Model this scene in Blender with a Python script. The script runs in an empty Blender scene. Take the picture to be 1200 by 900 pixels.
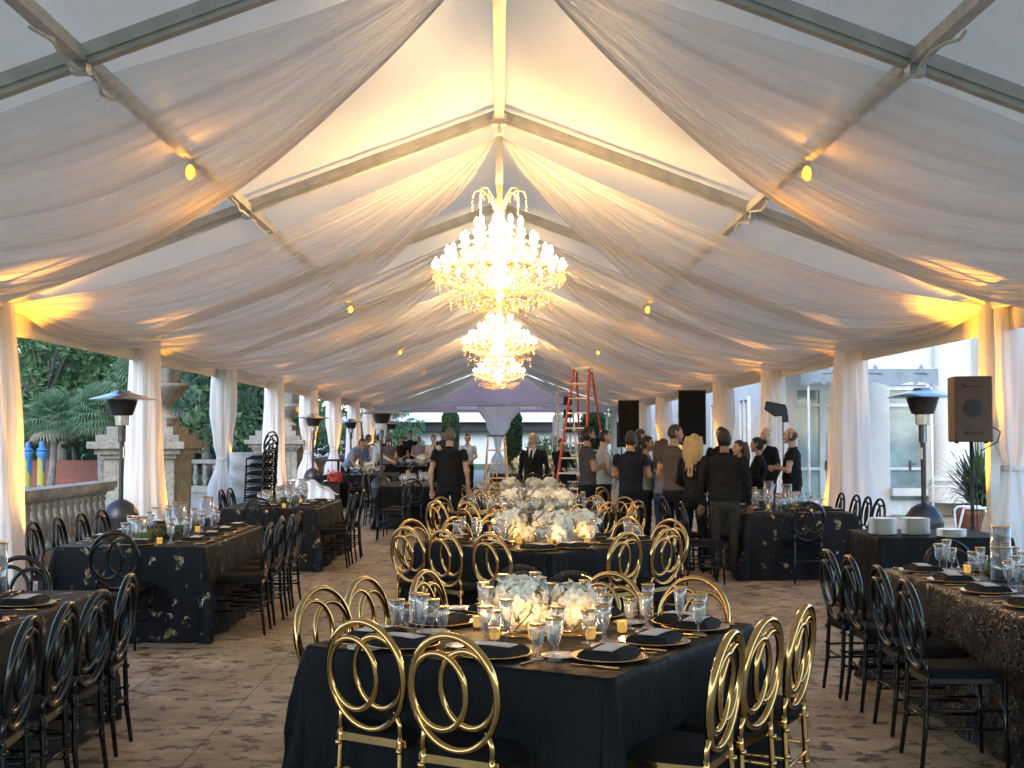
import bpy, math, random
from math import sin, cos, pi, radians, sqrt, atan2, hypot
from mathutils import Vector, Matrix, kdtree, noise

SC = bpy.context.scene
COL = SC.collection
random.seed(7)

# ------------------------------------------------------------------ camera, world, sun, exposure
FPX, VPX, HZ, HC = 1450.0, 585.0, 512.0, 1.65
cam_d = bpy.data.cameras.new('camera'); cam = bpy.data.objects.new('camera', cam_d); COL.objects.link(cam)
cam_d.sensor_width = 36; cam_d.lens = 36 * FPX / 1200; cam_d.clip_start = 0.05; cam_d.clip_end = 3000
cam.location = (0, 0, HC)
cam.rotation_euler = (radians(90) + math.atan((HZ - 450) / FPX), 0, -math.atan((600 - VPX) / FPX))
SC.camera = cam

W = bpy.data.worlds.new('World'); SC.world = W; W.use_nodes = True
wn = W.node_tree; bg = wn.nodes['Background']
sky = wn.nodes.new('ShaderNodeTexSky'); sky.sky_type = 'NISHITA'; sky.sun_disc = False
SUN_EL, SUN_AZ = radians(36), radians(200)
sky.sun_elevation = SUN_EL; sky.sun_rotation = SUN_AZ
sky.air_density = 1.3; sky.dust_density = 0.4; sky.ozone_density = 5.0
wn.links.new(sky.outputs[0], bg.inputs[0]); bg.inputs[1].default_value = 0.15
sd = bpy.data.lights.new('sun', 'SUN'); so = bpy.data.objects.new('sun', sd); COL.objects.link(so)
sd.energy = 0.75; sd.angle = radians(40); sd.color = (1.0, 0.93, 0.85)
so.rotation_euler = (radians(90) - SUN_EL, 0, pi - SUN_AZ)
SC.view_settings.view_transform = 'Standard'; SC.view_settings.look = 'None'
SC.view_settings.gamma = 1; SC.view_settings.use_curve_mapping = False
SC.view_settings.exposure = 1.88
SC.render.engine = 'CYCLES'
cy = SC.cycles
cy.use_denoising = True; cy.max_bounces = 6; cy.diffuse_bounces = 3; cy.glossy_bounces = 3
cy.transmission_bounces = 5; cy.transparent_max_bounces = 24; cy.caustics_reflective = False; cy.caustics_refractive = False
cy.sample_clamp_indirect = 6

# ------------------------------------------------------------------ tags and objects
def tag(o, label=None, cat=None, group=None, kind=None):
    if label: o['label'] = label
    if cat: o['category'] = cat
    if group: o['group'] = group
    if kind: o['kind'] = kind
    return o

def empty(name, loc=(0, 0, 0), rz=0, label=None, cat=None, group=None):
    o = bpy.data.objects.new(name, None); COL.objects.link(o)
    o.empty_display_size = 0.1
    o.location = loc; o.rotation_euler = (0, 0, rz)
    return tag(o, label, cat, group)

KIDS = {}
def kids(o): return KIDS.get(o.name, [])
def adopt(c, p):
    c.parent = p; KIDS.setdefault(p.name, []).append(c)

def copy_tree(o, parent=None):
    c = o.copy(); COL.objects.link(c)
    if parent is not None: adopt(c, parent)
    for k in kids(o): copy_tree(k, c)
    return c

class Proto:
    """first place() moves the built thing itself, later ones copy it"""
    def __init__(s, fn): s.fn = fn; s.o = None
    def place(s, loc, rz=0, label=None, group=None, scale=None):
        if s.o is None: s.o = s.fn(); r = s.o
        else: r = copy_tree(s.o)
        r.location = loc; r.rotation_euler = (0, 0, rz)
        if scale: r.scale = (scale,) * 3 if not isinstance(scale, tuple) else scale
        if label: r['label'] = label
        if group: r['group'] = group
        return r

# ------------------------------------------------------------------ mesh builder
class MB:
    def __init__(s): s.v = []; s.f = []; s.uv = None; s.mi = []
    def add(s, vs, fs, mi=0):
        n = len(s.v); s.v += [tuple(p) for p in vs]
        s.f += [tuple(i + n for i in f) for f in fs]; s.mi += [mi] * len(fs)
        return s
    def box(s, c, d, rz=0, mi=0, rx=0, ry=0):
        m = Matrix.Rotation(rz, 3, 'Z') @ Matrix.Rotation(ry, 3, 'Y') @ Matrix.Rotation(rx, 3, 'X')
        c = Vector(c)
        vs = [c + m @ Vector((x * d[0] / 2, y * d[1] / 2, z * d[2] / 2)) for z in (-1, 1) for y in (-1, 1) for x in (-1, 1)]
        return s.add(vs, [(0, 2, 3, 1), (4, 5, 7, 6), (0, 1, 5, 4), (2, 6, 7, 3), (0, 4, 6, 2), (1, 3, 7, 5)], mi)
    def bar(s, a, b, w, h, mi=0):
        a, b = Vector(a), Vector(b); d = (b - a).normalized()
        up = Vector((0, 0, 1)) if abs(d.z) < .95 else Vector((0, 1, 0))
        x = d.cross(up).normalized(); y = x.cross(d)
        vs = []
        for p in (a, b):
            for i, j in ((-1, -1), (1, -1), (1, 1), (-1, 1)): vs.append(p + x * i * w / 2 + y * j * h / 2)
        return s.add(vs, [(3, 2, 1, 0), (4, 5, 6, 7), (0, 1, 5, 4), (1, 2, 6, 5), (2, 3, 7, 6), (3, 0, 4, 7)], mi)
    def tube(s, pts, r, n=8, closed=False, mi=0, cap=True, flat=1.0):
        pts = [Vector(p) for p in pts]; N = len(pts)
        rs = r if isinstance(r, (list, tuple)) else [r] * N
        vs = []; prev = None
        for i, p in enumerate(pts):
            if closed: d = pts[(i + 1) % N] - pts[i - 1]
            else: d = pts[min(i + 1, N - 1)] - pts[max(i - 1, 0)]
            d = d.normalized() if d.length > 1e-9 else Vector((0, 0, 1))
            if prev is None:
                up = Vector((0, 1, 0)) if abs(d.y) < .9 else Vector((1, 0, 0))
                x = d.cross(up).normalized()
            else:
                x = prev - d * prev.dot(d); x = x.normalized() if x.length > 1e-6 else d.orthogonal().normalized()
            prev = x; y = d.cross(x)
            for k in range(n):
                a = 2 * pi * k / n
                vs.append(p + (x * cos(a) + y * sin(a) * flat) * rs[i])
        fs = []
        for i in range(N if closed else N - 1):
            j = (i + 1) % N
            for k in range(n):
                l = (k + 1) % n
                fs.append((i * n + k, i * n + l, j * n + l, j * n + k))
        if not closed and cap:
            fs.append(tuple(range(n - 1, -1, -1))); fs.append(tuple((N - 1) * n + k for k in range(n)))
        return s.add(vs, fs, mi)
    def lathe(s, prof, n=20, c=(0, 0, 0), mi=0, sx=1, sy=1):
        vs = []; fs = []; cx, cy_, cz = c
        for r, z in prof:
            for k in range(n):
                a = 2 * pi * k / n; vs.append((cx + r * cos(a) * sx, cy_ + r * sin(a) * sy, cz + z))
        for i in range(len(prof) - 1):
            for k in range(n):
                l = (k + 1) % n
                fs.append((i * n + k, i * n + l, (i + 1) * n + l, (i + 1) * n + k))
        if prof[0][0] > 1e-4: fs.append(tuple(range(n - 1, -1, -1)))
        if prof[-1][0] > 1e-4: fs.append(tuple((len(prof) - 1) * n + k for k in range(n)))
        return s.add(vs, fs, mi)
    def ell(s, c, r, n=12, m=8, mi=0, M=None):
        vs = []; fs = []; c = Vector(c)
        for j in range(m + 1):
            ph = pi * j / m
            for k in range(n):
                a = 2 * pi * k / n
                v = Vector((r[0] * sin(ph) * cos(a), r[1] * sin(ph) * sin(a), -r[2] * cos(ph)))
                if M: v = M @ v
                vs.append(c + v)
        for j in range(m):
            for k in range(n):
                l = (k + 1) % n; fs.append((j * n + k, j * n + l, (j + 1) * n + l, (j + 1) * n + k))
        return s.add(vs, fs, mi)
    def prism(s, poly, z0, z1, mi=0):
        n = len(poly)
        vs = [(x, y, z0) for x, y in poly] + [(x, y, z1) for x, y in poly]
        fs = [tuple(range(n - 1, -1, -1)), tuple(range(n, 2 * n))] + [(i, (i + 1) % n, n + (i + 1) % n, n + i) for i in range(n)]
        return s.add(vs, fs, mi)
    def grid(s, fn, nu, nv, closed=False, mi=0, uv=False):
        n0 = len(s.v)
        cols = nu if closed else nu + 1
        vs = [fn(i / nu, j / nv) for j in range(nv + 1) for i in range(cols)]
        fs = []
        for j in range(nv):
            for i in range(nu):
                a, b = i, (i + 1) % cols
                fs.append((j * cols + a, j * cols + b, (j + 1) * cols + b, (j + 1) * cols + a))
        s.add(vs, fs, mi)
        if uv:
            if s.uv is None: s.uv = []
            for j in range(nv):
                for i in range(nu):
                    s.uv += [(i / nu, j / nv), ((i + 1) / nu, j / nv), ((i + 1) / nu, (j + 1) / nv), (i / nu, (j + 1) / nv)]
        return s
    def build(s, name, mat, parent=None, smooth=False, loc=None):
        me = bpy.data.meshes.new(name); me.from_pydata(s.v, [], s.f)
        mats = mat if isinstance(mat, (list, tuple)) else [mat]
        for m in mats: me.materials.append(m)
        if len(mats) > 1: me.polygons.foreach_set('material_index', s.mi)
        if smooth == True: me.polygons.foreach_set('use_smooth', [True] * len(me.polygons))
        if s.uv:
            l = me.uv_layers.new(name='UVMap'); flat = [c for u in s.uv for c in u]; l.data.foreach_set('uv', flat)
        me.update()
        o = bpy.data.objects.new(name, me); COL.objects.link(o)
        if smooth == 'auto':
            me.polygons.foreach_set('use_smooth', [True] * len(me.polygons))
            try: me.set_sharp_from_angle(angle=radians(38))
            except Exception: pass
        if parent is not None: adopt(o, parent)
        if loc: o.location = loc
        return o

# ------------------------------------------------------------------ materials
class NT:
    def __init__(s, name):
        s.m = bpy.data.materials.new(name); s.m.use_nodes = True; s.t = s.m.node_tree; s.t.nodes.clear()
        s.out = s.n('ShaderNodeOutputMaterial')
    def n(s, ty, **kw):
        x = s.t.nodes.new(ty)
        for k, v in kw.items():
            if k in x.inputs: x.inputs[k].default_value = v
            else: setattr(x, k, v)
        return x
    def l(s, a, b): s.t.links.new(a, b); return s
    def ramp(s, fac, stops):
        r = s.n('ShaderNodeValToRGB'); s.l(fac, r.inputs[0]); e = r.color_ramp.elements
        while len(e) < len(stops): e.new(.5)
        for i, (p, c) in enumerate(stops):
            e[i].position = p; e[i].color = (*c, 1) if len(c) == 3 else (c[0],) * 3 + (1,)
        return r.outputs[0]
    def coord(s, k='Object'): return s.n('ShaderNodeTexCoord').outputs[k]
    def mapped(s, src, sc):
        m = s.n('ShaderNodeMapping'); s.l(src, m.inputs[0]); m.inputs['Scale'].default_value = sc; return m.outputs[0]
    def noise(s, vec, scale, detail=4, rough=.55):
        x = s.n('ShaderNodeTexNoise'); s.l(vec, x.inputs['Vector']); x.inputs['Scale'].default_value = scale
        x.inputs['Detail'].default_value = detail; x.inputs['Roughness'].default_value = rough; return x.outputs['Fac']
    def math(s, op, a, b=None):
        x = s.n('ShaderNodeMath'); x.operation = op
        for i, v in enumerate((a, b)):
            if v is None: continue
            if isinstance(v, (int, float)): x.inputs[i].default_value = v
            else: s.l(v, x.inputs[i])
        return x.outputs[0]
    def bump(s, h, strength=.3, dist=.01):
        b = s.n('ShaderNodeBump'); b.inputs['Strength'].default_value = strength; b.inputs['Distance'].default_value = dist
        s.l(h, b.inputs['Height']); return b.outputs[0]
    def mix(s, fac, a, b):
        x = s.n('ShaderNodeMix'); x.data_type = 'RGBA'
        if isinstance(fac, (int, float)): x.inputs[0].default_value = fac
        else: s.l(fac, x.inputs[0])
        for i, v in ((6, a), (7, b)):
            if isinstance(v, tuple): x.inputs[i].default_value = (*v, 1)
            else: s.l(v, x.inputs[i])
        return x.outputs[2]

def pbr(name, col, rough=.5, metal=0, spec=.5, var=.12, vscale=6, bump=0, bscale=80, sheen=0, stretch=(1, 1, 1), coat=0):
    t = NT(name); p = t.n('ShaderNodeBsdfPrincipled')
    v = t.mapped(t.coord(), stretch)
    a = t.noise(v, vscale)
    c = t.ramp(a, [(.3, tuple(x * (1 - var) for x in col)), (.7, tuple(min(1, x * (1 + var)) for x in col))])
    t.l(c, p.inputs['Base Color']); p.inputs['Roughness'].default_value = rough; p.inputs['Metallic'].default_value = metal
    p.inputs['Specular IOR Level'].default_value = spec; p.inputs['Sheen Weight'].default_value = sheen
    p.inputs['Coat Weight'].default_value = coat
    if bump: t.l(t.bump(t.noise(v, bscale, 3), bump), p.inputs['Normal'])
    t.l(p.outputs[0], t.out.inputs[0]); return t.m

def emis(name, col, s, base=None):
    t = NT(name); e = t.n('ShaderNodeEmission'); e.inputs[0].default_value = (*col, 1); e.inputs[1].default_value = s
    t.l(e.outputs[0], t.out.inputs[0])
    try: t.m.cycles.emission_sampling = 'NONE'
    except Exception: pass
    return t.m

def thin_glass(name, tint=(1, 1, 1), refl=.12, rough=.02, body=.05, bodycol=(.85, .9, 1), edge=.45):
    t = NT(name); tr = t.n('ShaderNodeBsdfTransparent'); tr.inputs[0].default_value = (*tint, 1)
    gl = t.n('ShaderNodeBsdfGlossy'); gl.inputs['Roughness'].default_value = rough
    lw = t.n('ShaderNodeLayerWeight'); lw.inputs[0].default_value = .35
    f = t.math('ADD', t.math('MULTIPLY', lw.outputs['Facing'], edge), refl)
    mx = t.n('ShaderNodeMixShader'); t.l(f, mx.inputs[0]); t.l(tr.outputs[0], mx.inputs[1]); t.l(gl.outputs[0], mx.inputs[2])
    d = t.n('ShaderNodeBsdfDiffuse'); d.inputs[0].default_value = (*bodycol, 1)
    m2 = t.n('ShaderNodeMixShader'); m2.inputs[0].default_value = body
    t.l(mx.outputs[0], m2.inputs[1]); t.l(d.outputs[0], m2.inputs[2]); t.l(m2.outputs[0], t.out.inputs[0])
    return t.m

M = {}
M['gold'] = pbr('gold_metal', (.66, .40, .15), .13, 1, var=.12, vscale=14)
M['blackgloss'] = pbr('black_lacquer', (.006, .0055, .0055), .22, 0, .45, var=.2)
M['cushion'] = pbr('black_cushion_fabric', (.006, .006, .007), .75, 0, .15, bump=.3, bscale=240)
def m_satin():
    t = NT('black_table_linen'); v = t.coord(); p = t.n('ShaderNodeBsdfPrincipled')
    a = t.noise(t.mapped(v, (1, 1, .45)), 5, 4, .55); w = t.noise(v, 260, 2)
    p.inputs['Base Color'].default_value = (.006, .0062, .0072, 1); p.inputs['Roughness'].default_value = .55; p.inputs['Specular IOR Level'].default_value = .11
    n1 = t.bump(a, .9, .035); b = t.n('ShaderNodeBump'); b.inputs['Strength'].default_value = .15; b.inputs['Distance'].default_value = .002; t.l(w, b.inputs['Height']); t.l(n1, b.inputs['Normal'])
    t.l(b.outputs[0], p.inputs['Normal']); t.l(p.outputs[0], t.out.inputs[0]); return t.m
M['satin'] = m_satin()
M['napkin'] = pbr('black_napkin_cloth', (.016, .015, .018), .8, 0, .2, bump=.3, bscale=200)
M['card'] = pbr('cream_card', (.78, .74, .68), .6, 0)
M['china'] = pbr('white_china', (.74, .73, .70), .15, 0)
M['charger'] = pbr('pearl_charger', (.55, .53, .5), .2, .3)
M['steel'] = pbr('polished_steel', (.55, .55, .56), .22, 1)
M['alu'] = pbr('grey_aluminium', (.60, .59, .55), .5, .15, var=.15, stretch=(1, 1, 1))
M['darkmetal'] = pbr('dark_bronze_metal', (.05, .048, .05), .38, .6, var=.2)
M['blackplastic'] = pbr('black_plastic', (.02, .02, .021), .5, 0, .4, bump=.2, bscale=150)
M['brownplastic'] = pbr('brown_speaker_shell', (.085, .045, .028), .5, 0, .4, bump=.2, bscale=150)
M['redladder'] = pbr('red_fibreglass', (.50, .07, .04), .45)
M['woodladder'] = pbr('pale_wood', (.45, .33, .18), .6, stretch=(1, 1, 8))
M['navy'] = pbr('navy_plastic', (.02, .03, .10), .5)
M['whitemetal'] = pbr('white_painted_metal', (.75, .77, .78), .35)
M['terracotta'] = pbr('terracotta', (.23, .09, .06), .7, bump=.3, bscale=40)
M['petal'] = pbr('white_orchid_petal', (.93, .87, .74), .5, 0, .3, var=.1, vscale=30)
M['moss'] = pbr('green_moss', (.10, .12, .03), .95, var=.5, vscale=50, bump=.8, bscale=120)
M['plasticwrap'] = pbr('clear_plastic_wrap', (.55, .62, .68), .15, bump=.8, bscale=14)
M['whitecloth'] = pbr('white_cloth', (.72, .74, .77), .8, bump=.2, bscale=40)
M['redcord'] = pbr('red_cord', (.45, .04, .02), .5)
M['blue'] = pbr('faded_blue_paint', (.05, .20, .48), .6, var=.3, vscale=9)
M['glass'] = thin_glass('clear_glass')
M['crystal'] = thin_glass('crystal', (1, .96, .88), .3, .08, .5, (1, .82, .55))
M['votive'] = None

def m_cloud_glass():
    return thin_glass('bubble_glass', (1, 1, 1), -.04, .03, .0, edge=.17)
M['bubble'] = m_cloud_glass()
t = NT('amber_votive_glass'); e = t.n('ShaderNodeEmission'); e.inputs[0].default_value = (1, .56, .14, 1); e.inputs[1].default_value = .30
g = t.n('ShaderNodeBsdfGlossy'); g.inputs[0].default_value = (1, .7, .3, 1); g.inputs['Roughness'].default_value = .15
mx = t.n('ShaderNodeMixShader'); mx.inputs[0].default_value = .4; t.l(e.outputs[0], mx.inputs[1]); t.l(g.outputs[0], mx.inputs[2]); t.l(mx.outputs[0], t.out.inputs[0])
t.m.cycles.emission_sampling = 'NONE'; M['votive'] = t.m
M['flame'] = emis('candle_flame', (1, .62, .2), 25)
M['bulb'] = emis('chandelier_bulb', (1, .72, .34), 32)
M['pin'] = emis('amber_lamp_face', (1, .42, .02), 3.2)
M['led'] = emis('phone_like_led', (1, .4, .1), 6)

def m_vinyl():
    t = NT('tent_vinyl'); v = t.coord()
    n1 = t.noise(t.mapped(v, (1, .25, 1)), 1.2, 5)
    n2 = t.noise(v, 26, 3)
    c = t.ramp(n1, [(.25, (.74, .68, .56)), (.75, (.86, .80, .67))])
    d = t.n('ShaderNodeBsdfDiffuse'); tr = t.n('ShaderNodeBsdfTranslucent'); t.l(c, d.inputs[0]); t.l(c, tr.inputs[0])
    b = t.bump(n1, .25, .12); t.l(b, d.inputs['Normal'])
    gl = t.n('ShaderNodeBsdfGlossy'); gl.inputs['Roughness'].default_value = .35; t.l(b, gl.inputs['Normal'])
    m1 = t.n('ShaderNodeMixShader'); m1.inputs[0].default_value = .17; t.l(d.outputs[0], m1.inputs[1]); t.l(tr.outputs[0], m1.inputs[2])
    m2 = t.n('ShaderNodeMixShader'); m2.inputs[0].default_value = .05; t.l(m1.outputs[0], m2.inputs[1]); t.l(gl.outputs[0], m2.inputs[2])
    t.l(m2.outputs[0], t.out.inputs[0]); return t.m
M['vinyl'] = m_vinyl()

def m_sheer(name, op0, op1, col=(.90, .85, .82), nscale=70, trl=.45):
    t = NT(name); uv = t.coord('UV')
    f = t.noise(t.mapped(uv, (1, .022, 1)), nscale, 2, .5)
    f2 = t.noise(t.mapped(uv, (1, .06, 1)), nscale * .28, 2, .5)
    sharp = t.ramp(f, [(.44, (0,)), (.56, (.35,)), (.68, (1,))]); wide = t.ramp(f2, [(.42, (0,)), (.64, (1,))])
    s = t.math('ADD', t.math('MULTIPLY', sharp, .45), t.math('MULTIPLY', wide, .55))
    op = t.n('ShaderNodeMapRange'); t.l(s, op.inputs[0]); op.inputs[1].default_value = 0; op.inputs[2].default_value = 1
    op.inputs[3].default_value = op0; op.inputs[4].default_value = op1
    d = t.n('ShaderNodeBsdfDiffuse'); tr = t.n('ShaderNodeBsdfTranslucent')
    d.inputs[0].default_value = (*col, 1); tr.inputs[0].default_value = (*col, 1)
    b = t.bump(f2, .18, .02); t.l(b, d.inputs['Normal']); t.l(b, tr.inputs['Normal'])
    m1 = t.n('ShaderNodeMixShader'); m1.inputs[0].default_value = trl; t.l(d.outputs[0], m1.inputs[1]); t.l(tr.outputs[0], m1.inputs[2])
    tp = t.n('ShaderNodeBsdfTransparent')
    m2 = t.n('ShaderNodeMixShader'); t.l(op.outputs[0], m2.inputs[0]); t.l(tp.outputs[0], m2.inputs[1]); t.l(m1.outputs[0], m2.inputs[2])
    t.l(m2.outputs[0], t.out.inputs[0]); return t.m
M['sheer'] = m_sheer('sheer_white_voile', .40, .90, nscale=46)
M['curtain'] = m_sheer('white_column_curtain', .88, .98, (.88, .875, .87), 30)

def m_floor():
    t = NT('pitted_travertine'); v = t.coord()
    big = t.noise(v, .9, 4); mid = t.noise(v, 3.2, 8, .7); pits = t.noise(t.mapped(v, (1.0, 1.35, 1)), 5.5, 9, .74)
    c = t.ramp(mid, [(.3, (.17, .13, .085)), (.46, (.40, .33, .235)), (.64, (.62, .545, .44))])
    c = t.mix(t.ramp(big, [(.38, (0,)), (.62, (.7,))]), c, (.26, .21, .15))
    pm = t.ramp(pits, [(.425, (1,)), (.465, (0,))])
    c = t.mix(pm, c, (.055, .04, .027))
    br = t.n('ShaderNodeTexBrick'); t.l(v, br.inputs['Vector']); br.inputs['Scale'].default_value = 1.0
    br.offset = 0; br.inputs['Brick Width'].default_value = .8; br.inputs['Row Height'].default_value = .8; br.inputs['Mortar Size'].default_value = .005
    br.inputs['Color1'].default_value = (1, 1, 1, 1); br.inputs['Color2'].default_value = (.86, .85, .83, 1); br.inputs['Mortar'].default_value = (.35, .3, .25, 1)
    mm = t.n('ShaderNodeMix'); mm.data_type = 'RGBA'; mm.blend_type = 'MULTIPLY'; mm.inputs[0].default_value = 1
    t.l(c, mm.inputs[6]); t.l(br.outputs[0], mm.inputs[7])
    p = t.n('ShaderNodeBsdfPrincipled'); t.l(mm.outputs[2], p.inputs['Base Color'])
    t.l(t.ramp(mid, [(.3, (.35,)), (.7, (.55,))]), p.inputs['Roughness'])
    t.l(t.bump(t.math('SUBTRACT', mid, pm), .5, .012), p.inputs['Normal'])
    t.l(p.outputs[0], t.out.inputs[0]); return t.m
M['floor'] = m_floor()

def m_sequin(name, base, c1, c2, lo, hi, sc):
    t = NT(name); v = t.coord()
    n = t.noise(t.mapped(v, (1, 1, .8)), sc, 5, .62)
    mask = t.ramp(n, [(lo, (0,)), (hi, (1,))])
    vo = t.n('ShaderNodeTexVoronoi'); t.l(v, vo.inputs['Vector']); vo.inputs['Scale'].default_value = 170
    geo = t.n('ShaderNodeNewGeometry')
    vm = t.n('ShaderNodeVectorMath'); vm.operation = 'SUBTRACT'; t.l(vo.outputs['Color'], vm.inputs[0]); vm.inputs[1].default_value = (.5, .5, .5)
    vs = t.n('ShaderNodeVectorMath'); vs.operation = 'SCALE'; t.l(vm.outputs[0], vs.inputs[0]); vs.inputs['Scale'].default_value = .75
    va = t.n('ShaderNodeVectorMath'); va.operation = 'ADD'; t.l(vs.outputs[0], va.inputs[0]); t.l(geo.outputs['Normal'], va.inputs[1])
    vn = t.n('ShaderNodeVectorMath'); vn.operation = 'NORMALIZE'; t.l(va.outputs[0], vn.inputs[0])
    colr = t.n('ShaderNodeSeparateColor'); t.l(vo.outputs['Color'], colr.inputs[0])
    met = t.mix(colr.outputs[0], c1, c2)
    p = t.n('ShaderNodeBsdfPrincipled'); t.l(t.mix(mask, base, met), p.inputs['Base Color'])
    t.l(mask, p.inputs['Metallic']); p.inputs['Roughness'].default_value = .24
    mv = t.n('ShaderNodeMix'); mv.data_type = 'VECTOR'; t.l(mask, mv.inputs[0]); t.l(geo.outputs['Normal'], mv.inputs[4]); t.l(vn.outputs[0], mv.inputs[5])
    t.l(mv.outputs[1], p.inputs['Normal']); t.l(t.ramp(mask, [(0, (.6,)), (1, (.26,))]), p.inputs['Roughness']); p.inputs['Specular IOR Level'].default_value = .2; t.l(p.outputs[0], t.out.inputs[0]); return t.m
M['sequin_gold'] = m_sequin('black_gold_sequins', (.006, .0065, .009), (.17, .12, .06), (.30, .25, .18), .605, .635, 10)
M['sequin_silver'] = m_sequin('black_silver_sequins', (.006, .006, .007), (.035, .035, .04), (.075, .065, .055), .43, .47, 8)

def m_stone(name, a, b, sc=3, rough=.85, bmp=.5, pit=.6):
    t = NT(name); v = t.coord(); n1 = t.noise(v, sc, 7, .62); n2 = t.noise(v, sc * 7, 5, .7)
    c = t.ramp(n1, [(.32, a), (.66, b)]); c = t.mix(t.ramp(n2, [(.35, (pit,)), (.5, (0,))]), c, tuple(x * .45 for x in a))
    p = t.n('ShaderNodeBsdfPrincipled'); t.l(c, p.inputs['Base Color']); p.inputs['Roughness'].default_value = rough
    t.l(t.bump(n2, bmp, .02), p.inputs['Normal']); t.l(p.outputs[0], t.out.inputs[0]); return t.m
M['stone'] = m_stone('weathered_coral_stone', (.17, .155, .13), (.34, .315, .275))
M['facade'] = m_stone('pale_limestone', (.58, .57, .54), (.68, .67, .65), 1.5, .8, .12, .08)
M['render_white'] = pbr('white_wall_paint', (.72, .72, .70), .8, var=.06, vscale=2)
M['doorpaint'] = pbr('white_door_paint', (.62, .65, .66), .4)
M['windowglass'] = pbr('window_pane', (.22, .30, .31), .06, 0, .8, var=.5, vscale=1.2)
M['greyvalance'] = pbr('grey_canopy_valance', (.22, .25, .27), .7)
M['canopywhite'] = pbr('white_canopy_vinyl', (.78, .79, .80), .6)
M['lawn'] = m_stone('garden_ground', (.05, .09, .03), (.11, .14, .06), 2, .95, .3)
M['bark'] = m_stone('palm_bark', (.13, .12, .11), (.26, .24, .21), 5, .95, .8)
M['redbrick'] = pbr('red_clay_wall', (.25, .09, .07), .85, bump=.4, bscale=30)

def m_leaf(name, a, b, sc=1.5):
    t = NT(name); gi = t.n('ShaderNodeNewGeometry'); v = t.coord(); n = t.noise(v, sc, 3)
    r = t.math('ADD', t.math('MULTIPLY', gi.outputs['Random Per Island'], .6), t.math('MULTIPLY', n, .4))
    c = t.ramp(r, [(.15, a), (.8, b)])
    d = t.n('ShaderNodeBsdfPrincipled'); t.l(c, d.inputs['Base Color']); d.inputs['Roughness'].default_value = .55
    tr = t.n('ShaderNodeBsdfTranslucent'); t.l(c, tr.inputs[0])
    m = t.n('ShaderNodeMixShader'); m.inputs[0].default_value = .25; t.l(d.outputs[0], m.inputs[1]); t.l(tr.outputs[0], m.inputs[2])
    t.l(m.outputs[0], t.out.inputs[0]); return t.m
M['palmleaf'] = m_leaf('palm_frond_green', (.09, .17, .09), (.18, .28, .16))
M['leaf'] = m_leaf('tree_leaf_green', (.06, .13, .05), (.16, .25, .10))
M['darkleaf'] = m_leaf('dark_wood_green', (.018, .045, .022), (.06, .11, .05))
M['hedge'] = m_leaf('clipped_hedge_green', (.025, .06, .015), (.07, .12, .03))
M['spiky'] = m_leaf('spiky_leaf_green', (.02, .045, .02), (.11, .17, .08))

# =================================================================== SETTING
def struct(mb, name, mat, smooth=False):
    return tag(mb.build(name, mat, smooth=smooth), kind='structure')
mb = MB(); mb.add([(-900, -900, -.02), (900, -900, -.02), (900, 900, -.02), (-900, 900, -.02)], [(0, 1, 2, 3)])
struct(mb, 'ground', M['lawn'])
mb = MB(); mb.add([(-6.3, -6, 0), (14.5, -6, 0), (14.5, 62, 0), (-6.3, 62, 0)], [(0, 1, 2, 3)])
struct(mb, 'terrace_floor', M['floor'])

# ---------------------------------------------------------------- the tent
HW, EAVE, RIDGE = 5.0, 3.08, 4.93
BAYS = [7.5 + 5 * k for k in range(-5, 11)]     # -17.5 ... 57.5
Y0, Y1 = BAYS[0], BAYS[-1]
tent = empty('marquee', (0, 0, 0), 0, 'long white frame marquee with grey aluminium rafters over all the tables', 'tent')
def roofz(x): return RIDGE - (RIDGE - EAVE) * abs(x) / HW
for sg in (-1, 1):
    mb = MB()
    def rf(u, v):
        x = sg * (HW + .1) * u; y = Y0 + (Y1 - Y0) * v
        ph = ((y - Y0) / 5) % 1
        return (x, y, roofz(x) + .12 - .06 * sin(pi * ph) * sin(pi * min(1, u)) + .008 * noise.noise(Vector((x * .8, y * .5, 3))))
    mb.grid(rf, 24, 240)
    mb.build('roof_panel', M['vinyl'], tent, smooth=True)
    mb = MB()                                                    # eave valance
    mb.box((sg * (HW + .12), (Y0 + Y1) / 2, 2.97), (.03, Y1 - Y0, .50))
    mb.build('eave_valance', M['vinyl'], tent)
    mb = MB(); mb.box((sg * (HW + .02), (Y0 + Y1) / 2, 3.02), (.1, Y1 - Y0 - .2, .14)); mb.build('eave_beam', M['alu'], tent)
    mb = MB(); mb.bar((sg * 2.55, Y0, roofz(2.55) - .02), (sg * 2.55, Y1, roofz(2.55) - .02), .08, .08); mb.build('purlin', M['alu'], tent)
mb = MB(); mb.box((0, (Y0 + Y1) / 2, RIDGE), (.1, Y1 - Y0, .1)); mb.build('ridge_beam', M['alu'], tent)
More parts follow.
